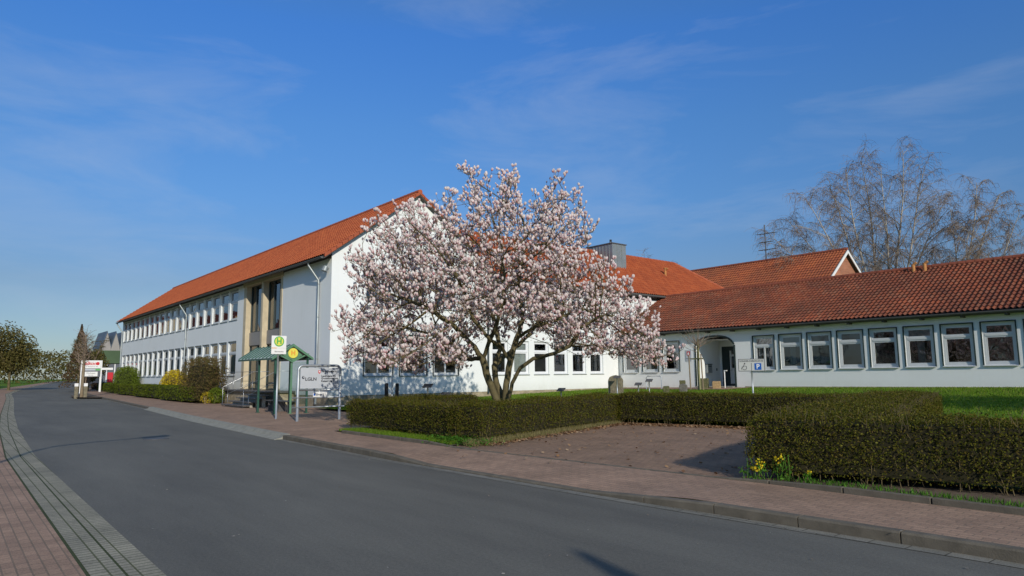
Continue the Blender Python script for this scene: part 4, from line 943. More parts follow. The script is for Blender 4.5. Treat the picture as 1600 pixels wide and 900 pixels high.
n = 1500; P = np.stack([rng.uniform(-5.2, 1, n), rng.uniform(8.98, 9.35, n), np.full(n, .16)], 1); blades('verge_grass', P, .05, M['weed'], .008)
n = 2600; c = np.array([-12.75, 8.95, .2]); P = c+rng.normal(0, 1, (n, 3))*np.array([.42, .22, .045]); P[:, 2] = np.maximum(P[:, 2], .16); P = P[P[:, 1] < 9.4]; V, F = leaf_quads(P, .05, np.tile([0, 0, 1.], (len(P), 1)), .6, .8); struct(npobj('ground_cover', V, F, M['weed']), 'stuff')
n = 900; P = np.stack([rng.uniform(-17.6, -13.5, n), rng.uniform(8.4, 8.95, n), rng.uniform(.16, .2, n)], 1); V, F = leaf_quads(P, .04, np.tile([0, 0, 1.], (len(P), 1)), .7, .8); struct(npobj('ground_cover', V, F, M['weed']), 'stuff')
# fallen leaves along the bay's back hedge
n = 3600; P = toworld(rng.uniform(-6.4, -.05, n), 8.62-np.abs(rng.normal(0, .24, n)), np.zeros(n)); n2 = 1500; P2 = toworld(-6.42+np.abs(rng.normal(0, .20, n2)), rng.uniform(1.8, 8.6, n2), np.zeros(n2))
n3 = 240; P3 = toworld(rng.uniform(-6.2, 0, n3), rng.uniform(0, 8.4, n3), np.zeros(n3))
for Q in (P, P2, P3): Q[:, 2] = .128+.006*np.maximum(0, Q[:, 1]-9)+.010+rng.random(len(Q))*.022
P = np.concatenate([P, P2, P3]); V, F = leaf_quads(P, .075, np.tile([0, 0, 1.], (len(P), 1)), .5, .7); struct(npobj('fallen_leaves', V, F, M['dry_leaf']), 'stuff')
n = 110; P = np.stack([rng.uniform(-18, -2, n), rng.uniform(1.8, 8.2, n), np.zeros(n)], 1); P[:, 2] = np.where(P[:, 1] > 7.1, .14, .012); V, F = leaf_quads(P, .028, np.tile([0, 0, 1.], (len(P), 1)), .25, .8); struct(npobj('road_litter', V, F, leafmat('petal_litter', [(.5, .46, .4), (.3, .22, .15), (.12, .1, .07)], .1)), 'stuff')
# ================================================================== MAGNOLIA
def magnolia():
    B0 = np.array([-17.5, 14.0, .22]); vr = np.array([.6305, .7762, 0]); vd = np.array([-.7762, .6305, 0])
    scale = 47.0
    lobes = [(740, 276, 24), (752, 312, 30), (797, 290, 20), (800, 330, 34), (868, 300, 24), (895, 335, 28), (908, 372, 20), (858, 345, 38), (700, 330, 30), (655, 350, 32), (610, 372, 34),
             (650, 400, 44), (705, 390, 50), (760, 385, 50), (820, 395, 48), (870, 395, 40), (585, 425, 34), (600, 465, 44), (640, 455, 52), (700, 450, 58), (770, 450, 58), (830, 450, 50), (880, 440, 42), (925, 455, 34), (960, 475, 30), (988, 500, 28), (1008, 530, 24), (1028, 553, 14),
             (575, 510, 32), (620, 520, 48), (570, 552, 22), (605, 562, 22), (650, 560, 28), (690, 545, 34), (740, 500, 44), (790, 490, 40), (850, 500, 40), (900, 505, 40), (945, 515, 36), (975, 545, 28), (1005, 560, 18), (930, 545, 22), (880, 535, 20), (720, 560, 16)]
    A = []; 
    for (px, py, r) in lobes:
        a0 = (px-787)/scale; z0 = (584-py)/scale+1.65; rr = max(.26, (r-12)/scale)
        Dm = 4.3*math.sqrt(max(.10, 1-abs(a0/5.7)**3))*(1.0 if z0 < 5.2 else max(.4, 1-(z0-5.2)/5.5))
        m = max(2, int(Dm*2/(rr*1.5)))
        for b0 in np.linspace(-Dm+rr, Dm-rr, m):
            b0 += random.gauss(0, .25); jz = random.gauss(0, .12); ja = random.gauss(0, .10); sc = 1+.018*b0
            n = int(98*(rr/.8)**2.0)+16; d = rnd_dirs(n)*(rng.random(n)**.36)[:, None]*rr*1.04
            A.append(B0*np.array([1, 1, 0])+vr*(a0*sc+ja)+vd*b0+np.array([0, 0, z0+jz])+d)
    A = np.concatenate(A); A[:, 2] = 1.65+(A[:, 2]-1.65)*np.where(A[:, 2] > 6, .955, 1.0); A = A[A[:, 2] > 1.45]
    nf = np.sin(A[:, 0]*2.1+1)*np.sin(A[:, 1]*2.3)*np.sin(A[:, 2]*2.6+.7)+.5*np.sin(A[:, 0]*4.3)*np.sin(A[:, 2]*4.9+A[:, 1]*3); A = A[nf > -.42]
    if len(A) > 11500: A = A[rng.choice(len(A), 11500, replace=False)]
    W = lambda px, py, b=0.: B0*np.array([1, 1, 0])+vr*((px-787)/scale)+vd*b+np.array([0, 0, (584-py)/scale+1.65])
    base = [W(783, 655), W(793, 655, .1), W(789, 655, -.1), W(785, 655, .2)]
    trunks = [[base[0], W(781, 632), W(766, 595, -.1), W(757, 562, -.3), W(738, 535, -.5), W(717, 515, -.8), W(690, 495, -1.2), W(660, 480, -1.5)],
              [base[3], W(785, 630, .15), W(778, 600, .3), W(774, 572, .5), W(782, 545, .9), W(775, 510, 1.3), W(765, 470, 1.6), W(755, 430, 1.8)],
              [base[1], W(789, 632, -.1), W(792, 600, -.15), W(798, 565, -.2), W(808, 530, -.2), W(818, 500, 0), W(812, 460, .2), W(815, 420, .1), W(822, 380, 0)],
              [base[2], W(795, 625, -.2), W(801, 598, -.4), W(813, 575, -.7), W(832, 562, -1.0), W(862, 556, -1.3), W(884, 545, -1.5), W(897, 522, -1.7), W(925, 505, -1.9)],
              [W(757, 562, -.3), W(733, 560, .4), W(715, 540, 1.0), W(680, 520, 1.6)], [W(808, 530, -.2), W(835, 515, -.8), W(870, 505, -1.0), W(905, 490, -.8)],
              [W(798, 565, -.2), W(786, 545, -.5), W(770, 535, -1.0), W(745, 505, -1.6), W(735, 470, -2)], [W(774, 572, .5), W(800, 548, 1.2), W(830, 520, 2.0), W(860, 480, 2.4)], [W(757, 562, -.3), W(775, 520, -.9), W(790, 480, -1.4), W(790, 430, -1.6)]]
    nodes = []; par = []
    def addpath(pts, first=None):
        prev = first
        for i, p in enumerate(pts):
            if prev is None: nodes.append(p); par.append(-1); prev = len(nodes)-1; continue
            q = nodes[prev]; L_ = np.linalg.norm(p-q); k = max(1, int(L_/.2))
            for j in range(1, k+1):
                nodes.append(q+(p-q)*j/k+rng.normal(0, .012, 3)); par.append(prev); prev = len(nodes)-1
    for t in trunks[:4]: addpath(t)
    for t in trunks[4:]:
        arr = np.array(nodes); i0 = int(np.argmin(np.linalg.norm(arr-t[0], axis=1))); addpath(t[1:], i0)
    alive = np.ones(len(A), bool); near = np.full(len(A), -1); nd = np.full(len(A), 1e9)
    arr = np.array(nodes)
    for i in range(0, len(arr)):
        d = np.linalg.norm(A-arr[i], axis=1); m = d < nd; nd[m] = d[m]; near[m] = i
    for it in range(70):
        g = {}
        idx = np.where(alive & (nd < 3.2))[0]
        if len(idx) == 0: break
        for i in idx: g.setdefault(int(near[i]), []).append(i)
        new = []
        for k, lst in g.items():
            v = A[lst]-nodes[k]; v /= np.linalg.norm(v, axis=1)[:, None]+1e-9; dv = v.sum(0)+rng.normal(0, .25, 3)
            if par[k] >= 0:
                pv = nodes[k]-nodes[par[k]]; dv = dv/ (np.linalg.norm(dv)+1e-9)+.35*pv/(np.linalg.norm(pv)+1e-9)
            dv /= np.linalg.norm(dv)+1e-9; nodes.append(nodes[k]+dv*.2); par.append(k); new.append(len(nodes)-1)
        NN = np.array([nodes[i] for i in new]); live = np.where(alive)[0]
        D = np.linalg.norm(A[live][:, None, :]-NN[None], axis=2); j = D.argmin(1); dm = D[np.arange(len(live)), j]
        m = dm < nd[live]; nd[live[m]] = dm[m]; near[live[m]] = np.array(new)[j[m]]
        alive[live[nd[live] < .21]] = False
        if len(nodes) > 32000: break
    N = len(nodes); kids = [[] for _ in range(N)]
    for i, p in enumerate(par):
        if p >= 0: kids[p].append(i)
    rad = [0]*N
    for i in reversed(range(N)):
        rad[i] = .0065 if not kids[i] else (sum(rad[k]**2.35 for k in kids[i]))**(1/2.35)
    sc = .115/max(rad[0:4]) if True else 1
    rad = [max(.0055, (r-.0065)*sc+.0065) for r in rad]; print('magnolia nodes', N, 'attr', len(A))
    root = thing('magnolia_tree', 'large pink and white flowering magnolia with several trunks on the lawn', 'tree', tuple(B0))
    bT = MB(); bB = MB(); O = Vector(B0)
    # tubes along chains
    done = [False]*N
    starts = [i for i in range(N) if par[i] < 0]
    stack = list(starts)
    while stack:
        s = stack.pop(); ch_ = [s] if par[s] < 0 else [par[s], s]; c = s
        while kids[c]:
            ks = sorted(kids[c], key=lambda k: -rad[k]); stack += ks[1:]; c = ks[0]; ch_.append(c)
        if len(ch_) < 2: continue
        rr = [rad[i] for i in ch_]; 
        if par[s] >= 0: rr[0] = rr[1]
        thick = max(rr) > .05
        step = 1 if thick else 2
        ids = ch_[::step]+([ch_[-1]] if (len(ch_)-1) % step else []); rr = [rad[i] for i in ids]
        if par[s] >= 0: rr[0] = rr[1]
        if par[s] < 0: rr[0] *= 1.5; rr[1] *= 1.2
        (bT if thick else bB).tube([Vector(nodes[i])-O for i in ids], rr, 8 if thick else (5 if max(rr) > .02 else 3), cap=False)
    bT.obj('trunk', M['bark'], root, smooth=True)
    # twigs with flowers
    FP = []; FD = []; FS = []
    cen = np.array([B0[0], B0[1], 3.6])
    for i in range(N):
        if rad[i] > .022 or nodes[i][2] < 1.5: continue
        isup = not kids[i]; k = 5 if isup else (1 if random.random() < .85 else 0)
        p = Vector(nodes[i]); pd = Vector(nodes[i]-nodes[par[i]]).normalized()
        for _ in range(k):
            out = Vector(nodes[i]-cen); out.z *= .5; out.normalize()
            d = (pd*.8+Vector((random.gauss(0, .6), random.gauss(0, .6), random.gauss(.55, .4)))+out*.3).normalized(); Lw = .06+random.random()*.15
            q = p+d*Lw*.6; e = q+(d*.5+Vector((0, 0, .9))).normalized()*Lw*.5
            bB.tube([p-O, q-O, e-O], [.005, .0045, .004], 3, cap=False)
            if random.random() < .93:
                FP.append(e-O); FD.append((Vector((0, 0, 1))+d*.6+Vector((random.gauss(0, .25), random.gauss(0, .25), 0))).normalized()); FS.append(.72+.5*random.random())
    bB.obj('branches', M['twig'], root)
    print('flowers', len(FP))
    # flower template: cup of six petals (lower part narrow, belly, inward or outward tip)
    tv = []; tt = []; tf = []
    for k in range(6):
        a = k*math.pi/3+(0 if k % 2 else .12); ca, sa = math.cos(a), math.sin(a); tx, ty = -sa, ca
        op = .030 if k % 2 else .022; n0 = len(tv)
        for (r, z, hw, tone) in ((.006, 0, .006, -.02), (.028, .034, .021, .30), (.030, .070, .019, .58), (op, .100, .004, .78)):
            for sg in (-1, 1): tv.append((ca*r+tx*sg*hw, sa*r+ty*sg*hw, z)); tt.append(tone)
        for j in range(3): tf.append((n0+2*j, n0+2*j+1, n0+2*j+3, n0+2*j+2))
    tv = np.array(tv); tt = np.array(tt); tf = np.array(tf); nfl = len(FP)
    Vs = []; Fs = []; Ts = []
    for i in range(nfl):
        q = FD[i].to_track_quat('Z', 'Y').to_matrix(); Mx = np.array(q)@np.array(Matrix.Rotation(random.random()*6.28, 3, 'Z')); s = FS[i]; w = .80+random.random()*.35
        Vs.append((tv*np.array([w, w, 1])*s)@Mx.T+np.array(FP[i])); Fs.append(tf+i*len(tv)); Ts.append(tt+random.gauss(0, .12))
    o = npobj('blossom', np.concatenate(Vs), np.concatenate(Fs), M['petal'], root)
    at_ = o.data.attributes.new('tone', 'FLOAT', 'POINT'); at_.data.foreach_set('value', np.concatenate(Ts).astype(np.float32))
    o['kind'] = 'stuff'
    # a few young green-brown buds/leaflets among the branches
    idx = [i for i in range(N) if rad[i] < .03 and nodes[i][2] > 1.6]; idx = random.sample(idx, min(len(idx), 9000)); P = np.array([nodes[i] for i in idx])-B0+rng.normal(0, .06, (len(idx), 3))
    V, F = leaf_quads(P, .05, None, aspect=.4); lo = npobj('young_leaves', V, F, M['olive_leaf'], root); lo['kind'] = 'stuff'
magnolia()
# ================================================================== BARE TREES
def bare_tree(label, base, H, spread, nst, seed, name='birch_tree', weep=1.0, twr=.013, nb=20, ntw=15, mats=None, group=None, lean=(0, 0), stems=None):
    rd = random.Random(seed); root = thing(name, label, 'tree', base, group=group); bT = MB(); bW = MB()
    for s in range(nst):
        if stems: dx, dy, h = stems[s]
        else:
            a = 2*math.pi*s/nst+rd.gauss(0, .3); sp = spread*(.35+.65*rd.random()); dx, dy, h = math.cos(a)*sp, math.sin(a)*sp, H*(1-.25*(sp/spread)**2)*(.85+.15*rd.random())
        pts = []; n = 12; ph = rd.random()*6
        for i in range(n+1):
            t = i/n; k = t**1.15 if abs(dx)+abs(dy) > 4 else t
            pts.append(Vector((dx*k+.18*math.sin(ph+t*7)*t, dy*k+.18*math.cos(ph+t*5)*t, h*(t**.92))))
        r0 = .02+.0062*h; rr = [r0*(1-.93*(i/n))+.01 for i in range(n+1)]
        bT.tube(pts, rr, 7, cap=False)
        for j in range(nb):
            t = .22+.78*(j+rd.random())/nb; f = t*n; i = min(n-1, int(f)); p = pts[i].lerp(pts[i+1], f-i)
            a = rd.random()*6.28; Lb = (1.2+2.4*(1-t)+.6)*(.6+.6*rd.random())*H/17; ud = (pts[i+1]-pts[i]).normalized()
            d = (Vector((math.cos(a), math.sin(a), .0))*.75+ud*.9).normalized(); q = [p]; m = 6
            for u in range(m):
                d = (d+Vector((rd.gauss(0, .12), rd.gauss(0, .12), -.08*weep*u*.5))).normalized(); q.append(q[-1]+d*Lb/m)
            r1 = rr[i]*.42+.006; bT.tube(q, [r1*(1-.8*u/m)+.004 for u in range(m+1)], 4, cap=False)
            for w in range(ntw):
                tt_ = .2+.8*rd.random(); f2 = tt_*m; i2 = min(m-1, int(f2)); p2 = q[i2].lerp(q[i2+1], f2-i2); Lt = (.5+.9*rd.random())*H/17
                d2 = Vector((rd.gauss(0, 1), rd.gauss(0, 1), rd.gauss(.3, .5))).normalized(); z = [p2]; mm = 4
                for u in range(mm):
                    d2 = (d2+Vector((rd.gauss(0, .15), rd.gauss(0, .15), -.42*weep))).normalized(); z.append(z[-1]+d2*Lt/mm)
                bW.tube(z, [twr, twr*.85, twr*.7, twr*.55, twr*.4], 3, cap=False)
                for _ in range(2):
                    i3 = rd.randrange(1, mm); d3 = (Vector((rd.gauss(0, 1), rd.gauss(0, 1), -.3*weep+.2))).normalized(); e = z[i3]+d3*Lt*.25; g_ = e+Vector((0, 0, -Lt*.25*weep))+d3*Lt*.08
                    bW.tube([z[i3], e, g_], twr*.55, 3, cap=False)
    m0, m1 = mats or (M['birch_bark'], M['birch_twig'])
    bT.obj('trunk', m0, root, smooth=True); bW.obj('twigs', m1, root)
    return root
# view-plane right at this azimuth is about (.85,.52)
def rdir(a, dpt, h): return (a*.92-dpt*.39, a*.39+dpt*.92, h)
bare_tree('big bare weeping birch with many pale stems behind the low wing', (-22.9, 57.0, .5), 19.5, 8, 11, 5, twr=.011, nb=26, ntw=20,
    stems=[rdir(-8.2, 0, 13.0), rdir(-7.0, 2, 14.6), rdir(-5.4, -1.5, 15.6), rdir(-3.6, 1.0, 16.6), rdir(-2.2, -1, 17.2), rdir(-.9, 1.5, 18.6), rdir(.7, -.5, 17.2), rdir(2.2, .8, 18.8), rdir(3.6, -1, 16.6), rdir(4.6, 2.0, 14.6), rdir(-6.8, -2.5, 10.5), rdir(2.8, 2.2, 17.0)])
bare_tree('second bare birch leaning right, behind the vent pipes of the low wing', (-18.6, 58.0, .5), 14, 6, 7, 9, nb=24, ntw=20,
    stems=[rdir(-1.0, .5, 10.5), rdir(.8, 1, 13.5), rdir(2.2, -.5, 15), rdir(3.6, .6, 14.2), rdir(5.0, 0, 12.5), rdir(6.5, 1, 11.0), rdir(1.6, -1.5, 11.5)])
bare_tree('bare tree top showing above the orange wing roof by the chimney', (-47.5, 58, 0), 15.6, 2.6, 6, 21, name='bare_tree', weep=.2, nb=14, ntw=10, twr=.013)
bare_tree('bare olive-brown tree beside the advertising sign at the far left', (-88.5, 12.0, 0), 6.4, 2.3, 6, 31, name='bare_tree', weep=.1, nb=12, ntw=9, twr=.02, mats=(M['birch_twig'], M['olive_leaf']))
bare_tree('tall bare tree across the road at the left edge', (-70, -9, 0), 11, 4.0, 6, 41, name='bare_tree', weep=.2, nb=12, ntw=9, twr=.02)
bare_tree('bare tree beyond the right end of the low wing', (-7, 62, .5), 13, 5, 7, 51, name='bare_tree', weep=.7, nb=14, ntw=10, twr=.014)

def cone_tree(label, base, H, r, n, leaf, material, name='conifer_tree', trunkm=None, p=1.0):
    root = thing(name, label, 'tree', base); z = rng.random(n)**.8; a = rng.random(n)*6.28; rr = r*(1-z)**p*(.55+.5*rng.random(n)**.5)*(1+.15*np.sin(z*40))
    P = np.stack([rr*np.cos(a), rr*np.sin(a), H*(.06+.94*z)], 1); V, F = leaf_quads(P, leaf); npobj('foliage', V, F, material, root)
    b = MB(); b.tube([(0, 0, -.1), (0, 0, H*.9)], [.03*H**.8, .02], 8); b.obj('trunk', M['bark'], root); return root
cone_tree('slim dark reddish conifer at the far left', (-93.5, 12.0, 0), 7.8, 1.7, 6000, .17, M['conifer'])
cone_tree('dark evergreen tree across the road at the left edge', (-92, -16, 0), 9, 2.6, 7000, .25, M['conifer'])
def crown_tree(label, base, H, r, n, leaf, material, name='leafy_tree'):
    root = thing(name, label, 'tree', base); P = []
    for k in range(16):
        d = rnd_dirs(1)[0]; c = np.array([d[0]*r*.6, d[1]*r*.6, H*.62+d[2]*H*.25]); m = n//16; q = rnd_dirs(m)*(rng.random(m)**.45)[:, None]*r*.45*(.7+.6*random.random()); P.append(c+q)
    V, F = leaf_quads(np.concatenate(P), leaf); npobj('crown', V, F, material, root)
    b = MB(); b.tube([(0, 0, -.1), (0, 0, H*.4), (.2, 0, H*.75)], [.18, .12, .04], 8)
    for k in range(6): a = k; b.tube([(0, 0, H*.3), (r*.5*math.cos(a), r*.5*math.sin(a), H*.7)], [.07, .02], 5)
    b.obj('trunk', M['bark'], root); return root
crown_tree('olive green bushy tree behind the advertising sign', (-96, 13.3, 0), 5.6, 2.2, 9000, .22, M['olive_leaf'])
crown_tree('broad olive tree closing the view down the street', (-118, 7, 0), 9, 4.5, 9000, .3, M['olive_leaf'])

n = 45000; tt = rng.random(n); P = np.stack([-330+tt*60+rng.normal(0, 8, n), -190+tt*260+rng.normal(0, 3, n), np.zeros(n)], 1); P[:, 2] = rng.random(n)**.7*(9+2.5*np.sin(tt*41)+1.8*np.sin(tt*97+1)+1.2*np.sin(tt*230))
V, F = leaf_quads(P, .8); struct(npobj('distant_wood', V, F, M['olive_leaf']), 'stuff')
# young pollarded tree with two stakes
st = thing('young_tree', 'young pollarded tree with bare twigs tied between two stakes', 'tree', (-22.05, 31.0, .66))
b = MB(); b.tube([(0, 0, -.05), (-.02, 0, 1.0), (0, 0, 2.05)], [.085, .075, .07], 10); b.tube([(0, 0, 1.95), (0, 0, 2.75)], [.07, .05], 8); b.obj('trunk', M['sapling_bark'], st, smooth=True)
b = MB(); rd = random.Random(3)
for k in range(34):
    a = rd.random()*6.28; el = .15+rd.random()*1.1; p = Vector((0, 0, 2.0+.5*rd.random())); d = Vector((math.cos(a)*math.cos(el), math.sin(a)*math.cos(el), math.sin(el))); L_ = .6+rd.random()*.7
    q = p+d*L_*.5+Vector((0, 0, .05)); e = q+(d+Vector((0, 0, .5))).normalized()*L_*.55; b.tube([p, q, e], [.014, .010, .005], 4, cap=False)
    b.tube([q, q+(d+Vector((rd.gauss(0, .5), rd.gauss(0, .5), .3))).normalized()*L_*.4], [.007, .004], 3, cap=False)
b.obj('twigs', M['birch_twig'], st)
b = MB(); b.tube([(-.38, -.25, -.1), (-.42, -.25, 1.9)], .035, 8); b.obj('stake', M['wood_stake'], st); b = MB(); b.tube([(.38, -.2, -.1), (.30, -.2, 1.95)], .035, 8); b.obj('stake', M['wood_stake'], st)
b = MB(); b.box(-.45, .36, -.10, -.06, 1.66, 1.73); b.obj('tie_board', M['sapling_bark'], st)

# ================================================================== STREET FURNITURE
def zof(x, y): return zlawn(x, y)
# --- bus stop pole with H sign
bp_ = thing('bus_stop_sign', 'white bus stop plate with green H disc on a grey pole by the shelter', 'sign', (-24.5, 9.24, .125))
b = MB(); b.cyl(0, 0, -.05, 2.9, .035, 12); b.obj('pole', M['galv'], bp_, smooth=True)
b = MB(); b.box(.04, .06, -.27, .27, 2.30, 2.96); pt = b.obj('plate', M['white_paint'], bp_, bevel=.004)
def disc(b, x, y, z, r, k=32, mi=0, t=.003): b.tube([(x, y, z), (x+t, y, z)], r, k, mi)
b = MB(); disc(b, .0605, 0, 2.755, .185); b.obj('disc', M['sign_green'], pt)
b = MB(); disc(b, .0640, 0, 2.755, .145); b.obj('disc', M['sign_yellow'], pt)
text('H', .27, M['sign_green'], pt, (.0700, 0, 2.755), bold=.012)
b = MB(); b.box(.061, .064, -.27, -.08, 2.505, 2.53); b.obj('stripe', M['sign_orange'], pt)
b = MB(); b.box(.061, .063, -.08, .27, 2.513, 2.52); b.obj('stripe', M['sign_grey'], pt)
text('Bahnhofstr.', .075, M['text_dark'], pt, (.0625, .02, 2.39))
# --- bus shelter
sh = thing('bus_shelter', 'green steel bus shelter with pitched glass roof and a round yellow H sign', 'bus shelter', (-27.5, 10.94, .125))
SXL = -4.1
posts = [(0, -.66), (0, 0), (0, .68), (-1.85, -.66), (-3.6, .68), (-1.85, .68)]
for i, (x, y) in enumerate(posts):
    b = MB(); h = 2.18 if y else 2.2; b.box(x-.038, x+.038, y-.038, y+.038, -.05, h); b.box(x-.08, x+.08, y-.08, y+.08, 0, .02); b.obj('post', M['green_light'] if i in (1,) else M['green_steel'], sh, bevel=.006)
AZs, EZs = 2.76, 2.23; ey_ = .80
b = MB()
for y in (-.68, .68): b.box(SXL, .12, y-.035, y+.035, 2.18, 2.26)
b.box(SXL, .12, -.03, .03, AZs-.08, AZs)
nraf = 10
for k in range(nraf+1):
    x = SXL+(.14-SXL)*k/nraf
    for sg in (-1, 1):
        b.prism([(x-.022, sg*.0, AZs+.06), (x-.022, sg*ey_, EZs+.06), (x-.022, sg*ey_, EZs-.05), (x-.022, 0, AZs-.05)], (.055, 0, 0))
for sg in (-1, 1):
    b.box(SXL-.02, .16, sg*ey_-.02, sg*ey_+.02, EZs-.06, EZs+.0)
b.obj('roof_frame', M['green_steel'], sh)
b = MB()
for sg in (-1, 1): b.poly([(SXL, 0, AZs+.012), (.14, 0, AZs+.012), (.14, sg*ey_, EZs+.012), (SXL, sg*ey_, EZs+.012)])
b.obj('roof_glass', M['roof_glass'], sh)
b = MB()
b.prism([(.10, 0, AZs+.06), (.10, -ey_-.06, EZs+.02), (.10, -ey_-.06, EZs-.07), (.10, 0, AZs-.05)], (.08, 0, 0)); b.prism([(.101, 0, AZs+.06), (.101, ey_+.06, EZs+.02), (.101, ey_+.06, EZs-.07), (.101, 0, AZs-.05)], (.08, 0, 0))
b.prism([(.08, 0, 2.12), (.08, .42, 2.36), (.08, 0, 2.66), (.08, -.42, 2.36)], (.03, 0, 0))
b.prism([(.06, -.72, 2.42), (.06, -.66, 2.44), (.06, .02, 2.14), (.06, 0, 2.06)], (.05, 0, 0)); b.prism([(.061, .72, 2.42), (.061, .66, 2.44), (.061, -.02, 2.14), (.061, 0, 2.06)], (.05, 0, 0))
b.obj('gable_frame', M['green_light'], sh)
b = MB(); disc(b, .13, 0, 2.44, .205, 28, 0, .02); dsk = b.obj('disc', M['sign_yellow'], sh)
text('H', .26, M['sign_orange'], dsk, (.154, 0, 2.44), bold=.01)
for (x0, x1) in ((-3.55, -1.9), (-1.8, -.05)):
    b = MB(); b.poly([(x0, .68, .35), (x1, .68, .35), (x1, .68, 2.1), (x0, .68, 2.1)]); b.obj('glass_panel', M['glass_clear'], sh)
b = MB(); b.poly([(0, .05, .35), (0, .62, .35), (0, .62, 2.1), (0, .05, 2.1)]); b.obj('glass_panel', M['glass_clear'], sh)
b = MB()
for y in (.18, .30, .42, .54): b.box(-3.3, -.5, y-.045, y+.045, .44, .47)
for x in (-3.0, -1.85, -.8): b.box(x-.03, x+.03, .2, .5, .0, .44)
b.obj('bench', M['black_stone'], sh)
# --- information board frame
ib = thing('information_board', 'grey tubular frame holding an office information board beside the shelter', 'sign', (-22.6, 9.24, .125))
b = MB(); r = .045; W_ = 1.52; Ht = 1.86; rc = .16
pts = [(0, 0, -.05), (0, 0, Ht-rc)]+[(0, rc-rc*math.cos(a), Ht-rc+rc*math.sin(a)) for a in np.linspace(.3, math.pi/2, 5)]+[(0, W_-rc+rc*math.sin(a), Ht-rc+rc*math.cos(a)) for a in np.linspace(0, math.pi/2-.3, 5)]+[(0, W_, Ht-rc), (0, W_, -.05)]
b.tube(pts, r, 12); b.obj('frame', M['galv'], ib, smooth=True)
b = MB(); b.tube([(0, .04, 1.04), (0, W_-.04, 1.04)], .035, 10); b.obj('cross_bar', M['galv'], ib, smooth=True)
for z in (.78, .46):
    b = MB(); b.tube([(.02, -.20, z), (.02, W_+.16, z)], .026, 10); b.obj('rail', M['galv'], ib, smooth=True)
b = MB(); b.box(-.015, .015, .07, W_-.07, 1.09, Ht-.07); bd = b.obj('board', M['board'], ib)
text('LGLN', .15, M['text_dark'], bd, (.017, .44, 1.40), sx=1.1, bold=.004)
b = MB(); b.tube([(.016, .17, 1.46), (.019, .17, 1.46)], .05, 16); b.obj('logo', M['text_dark'], bd)
b = MB(); b.tube([(.0195, .185, 1.47), (.021, .185, 1.47)], .025, 16); b.obj('logo', M['board'], bd)
b = MB(); b.poly([(.017, .70, 1.70), (.017, .78, 1.70), (.017, .78, 1.62), (.017, .74, 1.575), (.017, .70, 1.62)]); b.obj('crest', M['text_red'], bd)
b = MB(); b.poly([(.019, .72, 1.63), (.019, .76, 1.635), (.019, .762, 1.68), (.019, .73, 1.69)]); b.obj('crest_horse', M['white_paint'], bd)
for s, z, y in (('Niedersachsen', 1.66, .83), ('Landesamt für', 1.50, .83), ('Geoinformation', 1.42, .83), ('Katasteramt', 1.33, .83)): text(s, .095, M['text_dark'], bd, (.017, y-.02, z), align='LEFT', bold=.003)
b = MB(); b.box(.03, .05, .52, 1.02, .80, .96); b.box(.0, .03, .74, .78, .84, 1.04); sb = b.obj('small_sign', M['white_paint'], ib)
text('Eingang', .10, M['text_dark'], sb, (.052, .78, .88)); b = MB(); b.poly([(.052, .965, .92), (.052, .995, .88), (.052, .965, .84)]); b.obj('arrow', M['text_dark'], sb)
b = MB(); b.box(.051, .053, .535, .60, .84, .92); b.obj('symbol', M['sign_blue'], sb)
# --- entrance stairs
es = thing('entrance_steps', 'black stone entrance steps with a concrete base below the stairwell doors', 'steps', (0, 0, 0))
b = MB(); sx0, sx1 = -37.3, -33.9
for k in range(5):
    y0 = 11.15+.30*k; z1 = .25+.16*k; b.box(sx0+.25*k, sx1-.02*k, y0, y0+.36, z1-.055, z1, 0)
    if k < 4: b.box(sx0+.3+.25*k, sx1-.3, y0+.12, y0+.30, .1, z1-.056, 1)
b.box(-42.2, sx1, 12.66, 13.72, .80, .89, 0); b.obj('treads', [M['black_stone'], M['concrete']], es, bevel=.008)
b = MB(); b.box(-42.1, sx1-.15, 12.8, 13.70, .05, .798); b.obj('base', M['plinth'], es)
rl = thing('stair_railing', 'thin steel handrails on both sides of the entrance steps and landing', 'railing', (0, 0, 0))
b = MB(); r = .013
for X in (sx0+.1, sx1-.1):
    b.tube([(X, 11.2, .12), (X, 11.2, 1.10), (X, 12.75, 1.88), (X, 13.6, 1.88)], r, 8); b.tube([(X, 11.45, .3), (X, 11.45, 1.2)], r, 8); b.tube([(X, 12.7, .85), (X, 12.7, 1.86)], r, 8); b.tube([(X, 11.2, .62), (X, 12.75, 1.38)], r*.8, 8)
b.obj('handrail', M['steel'], rl, smooth=True)
b = MB(); b.tube([(-42.0, 12.75, 1.88), (sx0+.1, 12.75, 1.88)], r, 8); b.tube([(-42.0, 12.75, 1.38), (sx0+.1, 12.75, 1.38)], r*.8, 8)
for x in (-42.0, -40.5, -39): b.tube([(x, 12.75, .85), (x, 12.75, 1.88)], r, 8)
b.obj('landing_rail', M['steel'], rl, smooth=True)
